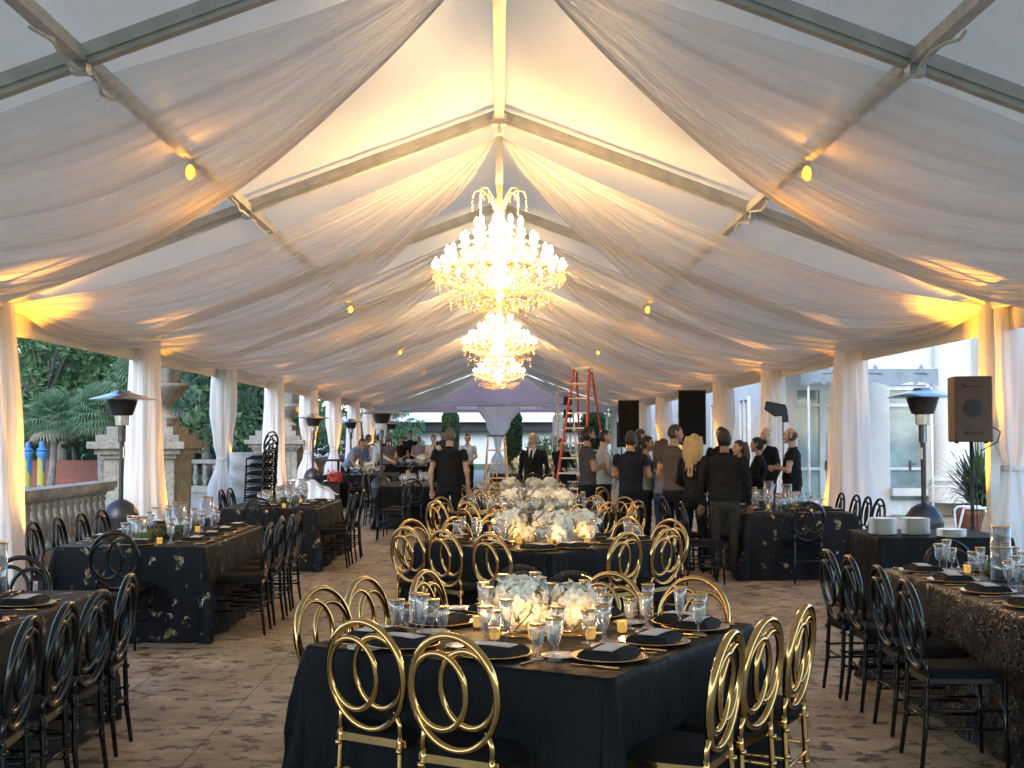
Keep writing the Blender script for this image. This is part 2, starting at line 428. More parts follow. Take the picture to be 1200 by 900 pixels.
for y in BAYS:
    mb = MB()
    for sg in (-1, 1):
        mb.bar((sg * .03, y, RIDGE - .02), (sg * HW, y, EAVE - .02), .08, .13)
        mb.bar((sg * .03, y - .052, RIDGE - .02), (sg * HW, y - .052, EAVE - .02), .012, .05)
    mb.build('rafter', M['alu'], tent)
    mb = MB(); mb.box((0, y, RIDGE - .05), (.15, .12, .11)); mb.box((0, y - .05, RIDGE - .15), (.03, .03, .1))
    for sg in (-1, 1): mb.tube([(sg * .07, y - .08, RIDGE - .10), (sg * .12, y - .09, RIDGE - .04)], .02, 6); pass
    mb.build('joint_bracket', M['steel'], tent)
    for sg in (-1, 1): MB().box((sg * 2.55, y - .03, roofz(2.55) - .09), (.10, .10, .08)).build('purlin_bracket', M['steel'], tent)
    if y > 3:
        for sg in (-1, 1):
            mb = MB(); mb.box((sg * HW, y, 1.5), (.1, .12, 3.0)); mb.box((sg * HW, y, .01), (.3, .3, .02)); mb.build('upright', M['alu'], tent)
            mb = MB()                                                 # loose cable over the purlin joint
            x = sg * 2.55; z = roofz(2.55)
            pts = [(x - sg * .02 + .03 * sin(i * 1.3), y - .9 + i * .16, z - .09 - .05 * sin(i * .8 + y) ** 2) for i in range(12)]
            mb.tube(pts, .011, 5); mb.build('cable', M['card'], tent)
# far gable
mb = MB(); g0 = EAVE - .3
mb.add([(-HW, Y1, g0), (HW, Y1, g0), (HW, Y1, EAVE), (0, Y1, RIDGE + .05), (-HW, Y1, EAVE)], [(0, 1, 2, 3, 4)])
M['gable'] = pbr('light_tinted_gable_fabric', (.60, .55, .66), .8, var=.08, vscale=1)  # lilac tint of the violet uplighting put into the fabric colour
mb.build('gable_wall', M['gable'], tent)
mb = MB(); mb.bar((-2.0, Y1 - .4, 3.0), (2.0, Y1 - .4, 3.0), .1, .14); mb.bar((-2.4, Y1 - .3, 3.16), (2.4, Y1 - .3, 3.16), .06, .04); mb.build('gable_beam', M['whitemetal'], tent)

# ---------------------------------------------------------------- sheer ceiling swags
def crom(pts, n):
    P = [Vector(p) for p in pts]; P = [P[0] * 2 - P[1]] + P + [P[-1] * 2 - P[-2]]; out = []
    segs = len(P) - 3
    for i in range(n + 1):
        u = i / n * segs; k = min(int(u), segs - 1); f = u - k
        a, b, c, d = P[k:k + 4]
        out.append(.5 * ((2 * b) + (c - a) * f + (2 * a - 5 * b + 4 * c - d) * f * f + (3 * b - a - 3 * c + d) * f ** 3))
    return out
def resample(pts, n):
    L = [0]
    for a, b in zip(pts, pts[1:]): L.append(L[-1] + (b - a).length)
    out = []; k = 0
    for i in range(n + 1):
        t_ = L[-1] * i / n
        while k < len(L) - 2 and L[k + 1] < t_: k += 1
        f = (t_ - L[k]) / max(1e-9, L[k + 1] - L[k]); out.append(pts[k].lerp(pts[k + 1], min(1, f)))
    return out
NV = 56
def swag(side, y, near, label):
    rnd = random.Random(int(y * 10) + side)
    up = .0 if near else .16
    c0 = [(.03, 0, 4.72), (1.2, .12, 4.32 - up * .6), (2.5, .15, 3.93 - up * 1.4), (3.8, .12, 3.42 - up), (4.93, .08, 3.02)]
    c1 = [(.03, .02, 4.74), (.34, 1.25, 4.52), (1.25, 2.85, 3.96), (2.1, 3.9, 3.52), (3.25, 4.75, 3.08), (4.4, 4.85, 2.92), (4.95, 3.8, 2.84), (5.0, 1.7, 2.83), (4.95, .1, 2.98)]
    if near: c1 = [(.03, .02, 4.74), (.55, .95, 4.54), (1.1, 1.65, 4.3), (2.1, 2.35, 3.82), (3.0, 2.8, 3.36), (4.1, 3.3, 2.97), (4.85, 3.4, 2.82), (5.0, 1.8, 2.80), (4.95, .1, 2.98)]
    A = resample(crom(c0, 80), NV); B = resample(crom(c1, 160), NV)
    mid = [(.03, .01, 4.73), (.8, 1.0, 4.36), (1.9, 2.0, 3.78), (3.3, 2.55, 3.22), (4.5, 1.8, 2.96), (4.94, .1, 3.0)]
    C = resample(crom(mid, 120), NV)
    p1, p2, p3 = rnd.random() * 6, rnd.random() * 6, rnd.random() * 6
    mb = MB()
    def fn(s, v):
        i = round(v * NV); a, b, c = A[i], B[i], C[i]
        p = a * (1 - s) * (1 - 2 * s) + c * 4 * s * (1 - s) + b * s * (2 * s - 1)
        g_ = sin(pi * v) ** .6
        w = (sin(s * 2 * pi * 6.3 + p1 + 1.2 * v + 2 * sin(s * 7)) * .014 + sin(s * 2 * pi * 19 + p2 + 1.5 * sin(3 * v) + 3 * sin(s * 11)) * .008 + sin(s * 2 * pi * 37 + p3 + 2 * sin(s * 17)) * .005) * (.25 + g_)
        hem = .03 * sin(v * 40 + p1) * max(0, s - .93) / .07 * g_
        return (side * (p.x), y + p.y + w * .5, p.z + w + hem - .03)
    mb.grid(fn, 170, NV, uv=True)
    o = mb.build('ceiling_drape', M['sheer'], smooth=True)
    return tag(o, label, 'drape', 'sheer swags under the marquee roof')
ordn = ['nearest', 'second', 'third', 'fourth', 'fifth', 'sixth', 'seventh', 'eighth', 'ninth', 'tenth']
for side in (-1, 1):
    for k, y in enumerate(BAYS[5:-1]):
        swag(side, y, k == 0, f"{ordn[k]} sheer white swag from ridge to {'left' if side < 0 else 'right'} eave of the marquee")

# ---------------------------------------------------------------- column curtains
def curtain(x, y, prof, label, sx=1.0, seed=0, lean=0.0, group='white curtains wrapped round the marquee uprights', top=3.0, n=96):
    rnd = random.Random(seed); ph = [rnd.random() * 6 for _ in range(4)]
    tie = min(prof, key=lambda q: q[1])[0]
    def R(z):
        for (z0, r0), (z1, r1) in zip(prof, prof[1:]):
            if z0 >= z >= z1: f = (z0 - z) / (z0 - z1); f = f * f * (3 - 2 * f); return r0 + (r1 - r0) * f
        return prof[-1][1]
    mb = MB()
    def fn(u, v):
        z = top - (top - .02) * v; a = 2 * pi * u; r = R(z)
        rip = 1 + .13 * sin(9 * a + ph[0] + 1.2 * z) + .07 * sin(17 * a + ph[1]) + .05 * sin(4 * a + ph[2] + z)
        return (r * rip * cos(a) * sx + lean * (top - z), r * rip * sin(a), z)
    mb.grid(fn, n, 48, closed=True)
    mb.uv = []
    for j in range(48):
        for i in range(n): mb.uv += [(i / n, j / 48), ((i + 1) / n, j / 48), ((i + 1) / n, (j + 1) / 48), (i / n, (j + 1) / 48)]
    o = mb.build('column_curtain', M['curtain'], smooth=True, loc=(x, y, 0))
    tag(o, label, 'curtain', group)
    if min(p[1] for p in prof) < .13:
        mt = MB(); mt.lathe([(.0, tie + .03), (R(tie) * 1.12, tie + .03), (R(tie) * 1.2, tie), (R(tie) * 1.12, tie - .03), (.0, tie - .03)], 24, (lean * (top - tie), 0, 0), sx=sx)
        mt.build('tie_band', M['curtain'], o, smooth=True)
    return o
STR = [(3.0, .19), (1.5, .22), (0, .30)]
TIED = [(3.0, .2), (2.1, .22), (1.55, .16), (1.25, .105), (1.15, .12), (.7, .25), (0, .34)]
for k, y in enumerate(BAYS[5:-1]):
    nm = ordn[k]
    pl = STR if k in (2, 4, 7) else TIED
    if k > 0: curtain(-HW - (.13 if k == 1 else 0), y, pl if k != 1 else [(3.0, .2), (1.5, .24), (0, .27)], f"white curtain round the {ordn[k-1]} upright in view on the left side, amber lit", 1, k, .03 if k == 1 else 0)
    pr = {1: [(3.0, .26), (2.3, .26), (1.6, .20), (1.33, .11), (1.2, .14), (.7, .27), (0, .36)], 2: [(3.0, .2), (1.5, .26), (0, .36)]}.get(k, STR if k % 2 else TIED)
    if k > 0: curtain(HW + (.2 if k == 1 else 0), y, pr, f"white curtain round the {ordn[k-1]} upright in view on the right side, amber lit", 1, 30 + k, -.02 if k == 2 else 0)
curtain(-.05, Y1 - .5, [(3.0, .95), (2.2, .5), (1.4, .16), (1.0, .1), (.6, .28), (0, .34)], 'lilac lit white curtain tied in the middle of the far gable opening', .95, 77, 0, group='end curtains')

# amber up-lights at the uprights (small floor cans)
def uplight():
    r = empty('uplight'); tag(r, cat='floor light')
    mb = MB(); mb.lathe([(.06, .05), (.075, .07), (.075, .22), (.06, .23), (.055, .2), (0, .2)], 16); mb.build('can', M['blackplastic'], r, 'auto')
    mb = MB(); mb.box((0, 0, .015), (.16, .12, .03)); mb.build('base', M['blackplastic'], r)
    mb = MB(); mb.lathe([(.05, .205), (0, .207)], 14); mb.build('lens', M['pin'], r)
    return r
UP = Proto(uplight)
AMBER = (1.0, .40, .02)
for k, y in enumerate(BAYS[6:-2]):
    for sg in (-1, 1):
        x = sg * (HW - .42); yy = y + .12
        UP.place((x, yy, 0), 0, f"black floor can shining amber up the {ordn[k]} upright curtain on the {'left' if sg < 0 else 'right'}", 'amber uplights')
        ld = bpy.data.lights.new('uplight_lamp', 'SPOT'); lo = bpy.data.objects.new('uplight_lamp', ld); COL.objects.link(lo)
        ld.energy = (800 if sg > 0 else 600) if k == 0 else 320; ld.color = AMBER; ld.spot_size = radians(34); ld.spot_blend = .7; ld.shadow_soft_size = .04
        lo.location = (x, yy, .25)
        dv = Vector((sg * .40, .15, 2.6)); lo.rotation_euler = dv.to_track_quat('-Z', 'Y').to_euler()

# pin spots on the purlins, glowing through the voile
def pinspot():
    r = empty('pin_spot'); tag(r, cat='spotlight')
    mb = MB(); mb.tube([(0, .05, .0), (0, -.06, -.02)], .045, 12); mb.build('housing', M['whitemetal'], r, 'auto')
    mb = MB(); mb.tube([(0, .0, .0), (0, .0, .09)], .01, 6); mb.build('bracket', M['darkmetal'], r)
    mb = MB(); mb.tube([(0, .05, 0), (.03, .12, .05), (.02, .3, .1), (0, .6, .11)], .006, 5); mb.build('power_lead', M['blackplastic'], r, True)
    mb = MB(); mb.tube([(0, -.035, -.018), (0, -.066, -.02)], .052, 14); mb.build('bezel', M['darkmetal'], r, 'auto')
    mb = MB(); mb.ell((0, -.07, -.02), (.036, .018, .062), 14, 8); mb.build('lens', M['pin'], r, True)
    return r
PS = Proto(pinspot)
for k, y in enumerate((10.1, 21.0, 31.5, 41.5)):
    for sg in (-1, 1):
        p = PS.place((sg * 2.52, y, roofz(2.55) - .16), 0, f"amber pin spot glowing through the voile, {ordn[k]} on the {'left' if sg < 0 else 'right'} purlin", 'amber pin spots on the purlins')
        ld = bpy.data.lights.new('pin_lamp', 'POINT'); lo = bpy.data.objects.new('pin_lamp', ld); COL.objects.link(lo)
        ld.energy = 2.0; ld.color = AMBER; ld.shadow_soft_size = .03; lo.location = (sg * 2.52, y - .12, roofz(2.55) - .2)

# ---------------------------------------------------------------- chandeliers
def oct_(mb, c, r, h):
    x, y, z = c
    mb.add([(x + r, y, z), (x, y + r, z), (x - r, y, z), (x, y - r, z), (x, y, z + h * .4), (x, y, z - h * .6)],
           [(0, 1, 4), (1, 2, 4), (2, 3, 4), (3, 0, 4), (1, 0, 5), (2, 1, 5), (3, 2, 5), (0, 3, 5)])
def chandelier():
    r = empty('chandelier'); tag(r, cat='chandelier')
    rnd = random.Random(4)
    mb = MB(); mb.lathe([(0, 1.32), (.03, 1.3), (.02, 1.15), (.07, 1.1), (.03, 1.02), (.05, .9), (.1, .82), (.04, .74), (.05, .6), (.13, .52), (.05, .44), (.08, .3), (.15, .2), (.06, .1), (.09, .04), (.02, -.04), (0, -.1)], 18)
    mb.build('stem', M['crystal'], r, True)
    mb = MB(); mb.tube([(0, 0, 1.3), (0, 0, 1.86)], .035, 8); mb.build('draped_cord', M['curtain'], r, True)
    tiers = [(22, .60, .36, .10), (18, .48, .52, .28), (14, .34, .68, .48), (9, .21, .86, .68)]
    cr = MB()
    for ti, (n, R_, zt, zb) in enumerate(tiers):
        for k in range(n):
            a = 2 * pi * (k + .5 * (ti % 2)) / n; ca, sa = cos(a), sin(a)
            pts = []
            for i in range(9):
                u = i / 8; rr = .05 + (R_ - .05) * u; z = zb + (zt - zb - .1) * u ** 2.2 - .06 * sin(pi * u) + .0
                pts.append((rr * ca, rr * sa, z))
            am = MB(); am.tube(pts, .008, 5)
            tx, ty, tz = pts[-1]
            am.lathe([(.0, -.01), (.035, .0), (.045, .02), (.01, .02)], 10, (tx, ty, tz)); am.lathe([(.011, .02), (.011, .075), (0, .076)], 8, (tx, ty, tz))
            ao = am.build('arm', M['crystal'], r, True)
            bm_ = MB(); bm_.lathe([(.0, .072), (.020, .085), (.024, .105), (.015, .14), (0, .165)], 8, (tx, ty, tz)); bm_.build('bulb', M['bulb'], ao, True)
            for q in range(3):
                b_ = a + (q - 1) * .09; oct_(cr, ((R_ + .01) * cos(b_), (R_ + .01) * sin(b_), tz - .05), .009, .05)
            for q in range(rnd.randint(2, 4)): oct_(cr, (tx * .97, ty * .97, tz - .09 - q * .035), .011, .036)
            # garlands between arms
            a2 = a + 2 * pi / n
            for q in range(1, 8):
                u = q / 8; aa = a + (a2 - a) * u; oct_(cr, (R_ * .96 * cos(aa), R_ * .96 * sin(aa), tz - .06 * sin(pi * u) - .01), .008, .02)
            # basket strands to the bottom
            if ti < 2:
                for q in range(1, 9):
                    u = q / 9; rr = R_ * .8 * (1 - u) + .06; oct_(cr, (rr * ca, rr * sa, zb - .02 - .16 * sin(pi * u * .8) + rnd.uniform(-.01, .01)), .009, .03)
                    if q % 2: oct_(cr, (rr * ca, rr * sa, zb - .09 - .16 * sin(pi * u * .8)), .012, .06)
        for q in range(8): pass
    for k in range(8):                                             # crown with curled tips
        a = 2 * pi * k / 8
        pts = [(cos(a) * rr, sin(a) * rr, z) for rr, z in ((.04, 1.0), (.09, 1.16), (.16, 1.24), (.23, 1.22), (.25, 1.14))]
        am = MB(); am.tube(pts, .008, 5); am.build('crown_scroll', M['crystal'], r, True)
        for q in range(4): oct_(cr, (cos(a) * .25, sin(a) * .25, 1.11 - q * .035), .011, .035)
        for q in range(3): oct_(cr, (cos(a) * .14, sin(a) * .14, 1.2 - q * .035), .009, .03)
    for k in range(44):
        a = rnd.random() * 6.28; rr = rnd.uniform(.05, .55)
        for q in range(rnd.randint(2, 5)): oct_(cr, (rr * cos(a), rr * sin(a), .06 - q * .04 - .12 * (1 - rr)), .011, .04)
    o = cr.build('crystal_drops', M['crystal'], r); o['kind'] = 'stuff'
    return r
CH = Proto(chandelier)
for k, y in enumerate((12.5, 22.5, 32.5)):
    z0 = 3.07
    CH.place((0, y, z0), k * .3, f"{['nearest and largest looking', 'middle', 'farthest'][k]} lit crystal chandelier hanging from the marquee ridge", 'crystal chandeliers along the ridge', (1.1, 1.1, .88))
    for zz, e_ in ((.2, 90), (.6, 34)):
        ld = bpy.data.lights.new('chandelier_lamp', 'POINT'); lo = bpy.data.objects.new('chandelier_lamp', ld); COL.objects.link(lo)
        ld.energy = e_; ld.color = (1, .52, .16); ld.shadow_soft_size = .12; lo.location = (0, y, z0 + zz)

# lilac stage wash on the far gable
ld = bpy.data.lights.new('gable_wash', 'SPOT'); lo = bpy.data.objects.new('gable_wash', ld); COL.objects.link(lo)
ld.energy = 130; ld.color = (.86, .72, 1); ld.spot_size = radians(70); ld.spot_blend = .8; lo.location = (0, Y1 - 8, 2.0)
lo.rotation_euler = Vector((0, 8, 1.9)).to_track_quat('-Z', 'Y').to_euler()

# =================================================================== GARDEN, LEFT
def balustrade(x, ya, yb, label):
    r = empty('stone_balustrade', (x, ya, 0), 0, label, 'balustrade')
    L = yb - ya
    mb = MB(); mb.box((0, L / 2, .93), (.34, L, .10)); mb.box((0, L / 2, .86), (.27, L, .05)); mb.build('top_rail', M['stone'], r)
    mb = MB(); mb.box((0, L / 2, .07), (.34, L, .14)); mb.build('plinth', M['stone'], r)
    pr = [(.085, .14), (.085, .19), (.05, .22), (.06, .27), (.095, .38), (.085, .48), (.05, .62), (.045, .68), (.07, .72), (.045, .76), (.08, .80), (.08, .84)]
    n = int(L / .27); first = None
    me = None
    for i in range(min(n, 98)):
        if me is None:
            m_ = MB(); m_.lathe(pr, 12); o = m_.build('baluster', M['stone'], r, True); me = o
        else:
            o = me.copy(); COL.objects.link(o); adopt(o, r)
        o.location = (0, .2 + i * (L - .4) / (n - 1), 0)
    return r
balustrade(-6.0, 5.0, 19.0, 'weathered stone balustrade running behind the near left tables and the patio heater')
balustrade(-6.0, 34.0, 52.0, 'weathered stone balustrade continuing beyond the farther pedestal')

def pedestal(x, y, label, urn_label):
    r = empty('stone_pedestal', (x, y, 0), 0, label, 'pedestal')
    mb = MB(); mb.box((0, 0, .12), (1.45, 1.45, .24)); mb.box((0, 0, .30), (1.3, 1.3, .12)); mb.build('base', M['stone'], r)
    mb = MB(); mb.box((0, 0, .83), (1.12, 1.12, .96)); mb.build('die', M['stone'], r)
    mb = MB(); mb.box((.565, 0, .84), (.02, .8, .72)); mb.box((0, -.565, .84), (.8, .02, .72)); mb.build('raised_panel', M['stone'], r)
    mb = MB()
    for z, w, h in ((1.34, 1.22, .07), (1.42, 1.36, .09), (1.52, 1.54, .11), (1.63, 1.32, .11), (1.75, 1.06, .13), (1.88, .78, .13)): mb.box((0, 0, z), (w, w, h))
    mb.build('stepped_cap', M['stone'], r)
    u = empty('stone_urn', (x + .2, y, 1.925), 0, urn_label, 'urn')
    mb = MB(); mb.lathe([(.26, 0), (.26, .06), (.16, .1), (.12, .2), (.17, .26), (.34, .42), (.42, .52), (.44, .56), (.40, .60), (.2, .6)], 28); mb.build('bowl', M['stone'], u, True)
    mb = MB()
    def fn(a, v): z = .6 + v * .95; th = 2 * pi * a; rr = .24 + .1 * sin(v * 2.6) + .03 * sin(5 * th + 4 * v) + .03 * noise.noise(Vector((cos(th) * 2, sin(th) * 2, v * 4))); return (rr * cos(th), rr * sin(th), z)
    mb.grid(fn, 32, 20, closed=True); mb.ell((0, 0, 1.55), (.3, .3, .2), 24, 10); mb.build('carved_body', M['stone'], u, True)
pedestal(-5.75, 20.4, 'large stepped stone pedestal at the end of the near balustrade', 'carved stone urn standing on the near stepped pedestal')
pedestal(-5.85, 33.0, 'farther stone pedestal seen behind the stack of chairs', 'carved stone urn on the farther pedestal')

for i, (x, y) in enumerate(((-8.34, 22.0), (-8.13, 22.1))):
    r = empty('mooring_pole', (x, y, 0), .4 * i, f"blue and yellow weathered mooring pole with finial, {'left' if i == 0 else 'right'} one of the pair beyond the balustrade", 'pole', 'striped mooring poles')
    t = NT('peeling_blue_yellow_paint'); v = t.coord(); w = t.n('ShaderNodeTexWave'); w.bands_direction = 'DIAGONAL'; w.inputs['Scale'].default_value = 1.1; w.inputs['Distortion'].default_value = 7; t.l(v, w.inputs[0])
    c = t.ramp(w.outputs['Fac'], [(.48, (.06, .24, .50)), (.55, (.50, .42, .10))]); p = t.n('ShaderNodeBsdfPrincipled'); t.l(c, p.inputs[0]); p.inputs['Roughness'].default_value = .7; t.l(p.outputs[0], t.out.inputs[0])
    mb = MB(); mb.lathe([(.07, 0), (.072, 1.3), (.085, 1.32), (.085, 1.38), (.066, 1.40)], 18); mb.build('shaft', t.m, r, 'auto')
    mb = MB(); mb.lathe([(.085, 1.40), (.088, 1.43), (.05, 1.46), (.035, 1.48), (.045, 1.52), (.02, 1.56), (0, 1.58)], 16); mb.build('finial', M['blue'], r, True)

# plants
def palm():
    r = empty('palm_tree'); tag(r, cat='palm tree')
    rnd = random.Random(11); H = 3.1
    mb = MB(); pts = [(.12 * sin(i / 10 * 2), .05 * i / 10, H * i / 12) for i in range(13)]
    mb.tube(pts, [.17 - .035 * min(1, i / 4) + .03 * (i > 9) + .012 * (i % 2) for i in range(13)], 10); mb.build('trunk', M['bark'], r, True)
    top = Vector(pts[-1]); mb = MB(); dead = MB()
    for k in range(74):
        a = k * 2.399; el = radians(82 - 128 * (k / 74) ** .9); tgt = mb if k < 70 else dead
        d = Vector((cos(a) * cos(el), sin(a) * cos(el), sin(el))); L = rnd.uniform(.55, .9)
        hub = top + d * L + Vector((0, 0, -.05))
        tgt.tube([top, top + d * L * .5 + Vector((0, 0, .04)), hub], .012, 4)
        side = d.cross(Vector((0, 0, 1))); side = side.normalized() if side.length > .05 else Vector((1, 0, 0)); nor = side.cross(d)
        nb = 20; Lf = rnd.uniform(.62, .85)
        for i in range(nb):
            b = radians(-115 + 230 * i / (nb - 1)); dr = d * cos(b) + side * sin(b) + nor * .15 * cos(b * 2)
            w = d.cross(dr); perp = dr.cross(nor).normalized() * .022
            l1 = hub + dr * Lf * .55; l2 = hub + dr * Lf * .95 + Vector((0, 0, -.16 - .12 * rnd.random()))
            tgt.add([hub - perp * .3, hub + perp * .3, l1 + perp, l1 - perp, l2], [(0, 1, 2, 3), (3, 2, 4)])
    mb.build('crown', M['palmleaf'], r)
    dead.build('dead_fronds', pbr('dry_palm_frond', (.30, .26, .20), .9), r)
    return r
PALM = Proto(palm)
pal = [(-13.63, 37.8, 0.74, 'front-most palm with a full round crown above the mooring poles'), (-16.47, 41.9, 0.80, 'palm at the left edge of the first opening, partly behind the curtain'),
       (-11.61, 36.5, 0.78, 'palm whose crown hangs behind the near patio heater hood'), (-15.12, 44.6, 0.91, 'taller palm rising behind the mooring poles'),
       (-13.37, 45.9, 0.87, 'tall palm between the mooring poles and the pedestal'), (-11.21, 44.6, 1.19, 'leaning palm just left of the near pedestal'),
       (-9.99, 35.8, 1.02, 'palm right behind the near stone urn'), (-12.02, 51.3, 1.23, 'palm seen between the first and second left curtains'),
       (-11.07, 56.7, 1.32, 'palm seen above the stacked chairs'), (-11.61, 67.5, 1.41, 'distant palm seen beyond the farther urn')]
for i, (x, y, s, lb) in enumerate(pal): PALM.place((x, y, 0), i * 1.3, lb, 'sabal palms beyond the balustrade', s)

def leaf_cloud(mb, centre, rad, n, size, rnd, shell=.55):
    for _ in range(n):
        while True:
            p = Vector((rnd.uniform(-1, 1), rnd.uniform(-1, 1), rnd.uniform(-1, 1)))
            if shell < p.length < 1: break
        q = Vector(centre) + Vector((p.x * rad[0], p.y * rad[1], p.z * rad[2]))
        a = Vector((rnd.gauss(0, 1), rnd.gauss(0, 1), rnd.gauss(0, 1))).normalized(); b = a.orthogonal().normalized()
        s = size * rnd.uniform(.6, 1.3)
        mb.add([q - a * s, q + b * s * .45, q + a * s, q - b * s * .45], [(0, 1, 2, 3)])
def broad_tree():
    r = empty('broadleaf_tree'); tag(r, cat='tree'); rnd = random.Random(3)
    mb = MB(); mb.tube([(0, 0, 0), (.1, 0, 1.2), (0, .1, 2.6), (.1, 0, 4.2)], [.24, .2, .16, .07], 8)
    cl = MB()
    for k in range(26):
        a = rnd.random() * 6.28; z = rnd.uniform(1.6, 6.2); rr = 2.3 * sqrt(max(.05, 1 - ((z - 3.9) / 2.8) ** 2)) * rnd.uniform(.5, 1)
        c = (rr * cos(a), rr * sin(a), z); mb.tube([(0, 0, min(z, 4) * .7), (c[0] * .5, c[1] * .5, z * .85), c], [.08, .05, .02], 5)
        leaf_cloud(cl, c, (1.0, 1.0, .75), 210, .13, rnd)
    mb.build('trunk', M['bark'], r, True); cl.build('crown', M['leaf'], r)
    return r
BT = Proto(broad_tree)
bt = [(-15, 41, 1.1, 'tall leafy tree rising at the left edge of the garden view'), (-11.5, 42, 1.15, 'bushy green tree behind the front palms'), (-17.5, 50, 1.3, 'broad tree deep in the left garden'),
      (-9.2, 48, 1.0, 'leafy tree between the second and third left curtains'), (-9.5, 58, 1.05, 'leafy tree by the far left end of the balustrade'),
      (-12.5, 60, 1.3, 'large tree behind the far left corner of the marquee'), (-6.5, 70, .75, 'small tree left of the far gable behind the buffet staff'), (8.5, 72, .9, 'tree beyond the far right corner of the marquee')]
for i, (x, y, s, lb) in enumerate(bt): BT.place((x, y, -.4), i * 2.1, lb, 'broadleaf garden trees', s)
rnd = random.Random(9); mb = MB()
for k in range(70):
    x = -rnd.uniform(11, 36); y = rnd.uniform(52, 66)
    pass
    leaf_cloud(mb, (x, y, rnd.uniform(.5, 4.2)), (2.2, 2.2, 1.9), 340, .2, rnd, .3)
for k in range(24):
    leaf_cloud(mb, (-33 + k * 1.0 + rnd.uniform(-.5, .5), 68 + rnd.uniform(-3, 3), rnd.uniform(1, 5.5 if k < 22 else 1.6)), (2.4, 2.2, 2.3), 340, .24, rnd, .3)
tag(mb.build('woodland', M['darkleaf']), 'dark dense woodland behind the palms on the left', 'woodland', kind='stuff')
# low clay wall and far balustrade in the garden
tag(MB().box((-15.0, 40, .45), (9, .3, .9)).build('garden_wall', M['redbrick']), 'low red clay garden wall beyond the mooring poles', 'wall')
r = empty('garden_balustrade', (-9.6, 37, 0), 0, 'far low stone balustrade across the garden under the palms', 'balustrade')
MB().box((0, 0, .92), (3.6, .3, .12)).build('top_rail', M['stone'], r); MB().box((0, 0, .1), (3.6, .3, .2)).build('plinth', M['stone'], r)
m0 = None
for i in range(13):
    if m0 is None: m0 = MB().lathe([(.08, .2), (.05, .26), (.1, .42), (.05, .68), (.08, .86)], 8).build('baluster', M['stone'], r, True); o = m0
    else: o = m0.copy(); COL.objects.link(o); adopt(o, r)
    o.location = (-1.7 + i * .283, 0, 0)
mb = MB(); mb.add([(-40, 23.5, -.01), (-6.3, 23.5, -.01), (-6.3, 37, -.01), (-40, 37, -.01)], [(0, 1, 2, 3)]); struct(mb, 'garden_path', M['stone'])

# far end garden
r = empty('pavilion', (0, 78, 0), 0, 'long low pale building with painted dark shade under its eave beyond the far gable', 'building')
MB().box((0, 0, 1.0), (26, 5, 2.0)).build('wall', M['render_white'], r); MB().box((0, -.2, 2.25), (27, 6, .5)).build('painted_eave_shade', M['darkmetal'], r)  # dark box stands in for the shade under the eave
MB().box((0, -.3, 2.85), (28, 7, .62)).build('roof_fascia', M['canopywhite'], r)
def cypress():
    r = empty('clipped_cypress'); tag(r, cat='tree'); mb = MB(); rnd = random.Random(2)
    for _ in range(4200):
        a = rnd.random() * 6.28; z = rnd.uniform(.05, 3.1); rr = .42 * (1 if z < 2.6 else sqrt(max(0.05, (3.15 - z) / .55))) * (rnd.uniform(.85, 1.05))
        q = Vector((rr * cos(a), rr * sin(a), z)); d = Vector((rnd.gauss(0, 1), rnd.gauss(0, 1), rnd.gauss(0, 1) + 1)).normalized(); b = d.orthogonal().normalized()
        mb.add([q - d * .07, q + b * .03, q + d * .07, q - b * .03], [(0, 1, 2, 3)])
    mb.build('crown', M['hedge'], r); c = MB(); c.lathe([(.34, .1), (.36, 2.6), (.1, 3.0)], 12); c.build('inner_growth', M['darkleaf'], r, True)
    MB().tube([(0, 0, 0), (0, 0, .3)], .06, 8).build('trunk', M['bark'], r); return r
CY = Proto(cypress)
CY.place((-2.4, 61, 0), 0, 'clipped dark green column tree left of the far end curtain', 'clipped column trees'); CY.place((.7, 61, 0), 1, 'clipped dark green column tree right of the far end curtain', 'clipped column trees')
CY.place((4.6, 60, 0), 1, 'clipped dark green column tree behind the red ladder', 'clipped column trees', (2.2, 1.2, 1))
def bush():
    r = empty('flowering_bush'); tag(r, cat='bush'); mb = MB(); rnd = random.Random(5)
    MB().tube([(0, 0, 0), (.05, 0, .5)], .05, 6).build('stem', M['bark'], r)
    for k in range(9): leaf_cloud(mb, (rnd.uniform(-.7, .7), rnd.uniform(-.3, .3), rnd.uniform(.3, 1.1)), (.45, .4, .4), 170, .09, rnd, .2)
    mb.build('foliage', M['leaf'], r); return r
BU = Proto(bush)
for i, (x, lb) in enumerate(((-5.4, 'green bush behind the buffet staff at the far left end'), (-4.0, 'bush between the buffet staff and the clipped column tree'), (2.3, 'bush right of the far end curtain beyond the suited man'), (3.6, 'bush left of the silver ladder beyond the gable'), (-7.2, 'leafy bush at the far left corner past the last curtain'))):
    BU.place((x, 62.5, 0), i, lb, 'bushes beyond the far gable', 1 + .15 * (i % 3))
r = empty('stone_statue', (3.05, 63, 0), 0, 'rough pale stone garden statue beyond the gable between bushes', 'statue')
MB().box((0, 0, .4), (.9, .9, .8)).build('plinth', M['stone'], r)
mb = MB()
def fn(a, v): th = 2 * pi * a; rr = (.42 - .1 * v + .07 * noise.noise(Vector((cos(th) * 2, sin(th) * 2, v * 6)))) * (1 if v < .9 else (1 - v) * 8 + .2); return (rr * cos(th), rr * sin(th) * .7, .8 + v * 2.1)
mb.grid(fn, 24, 22, closed=True); mb.build('figure', M['stone'], r, True)

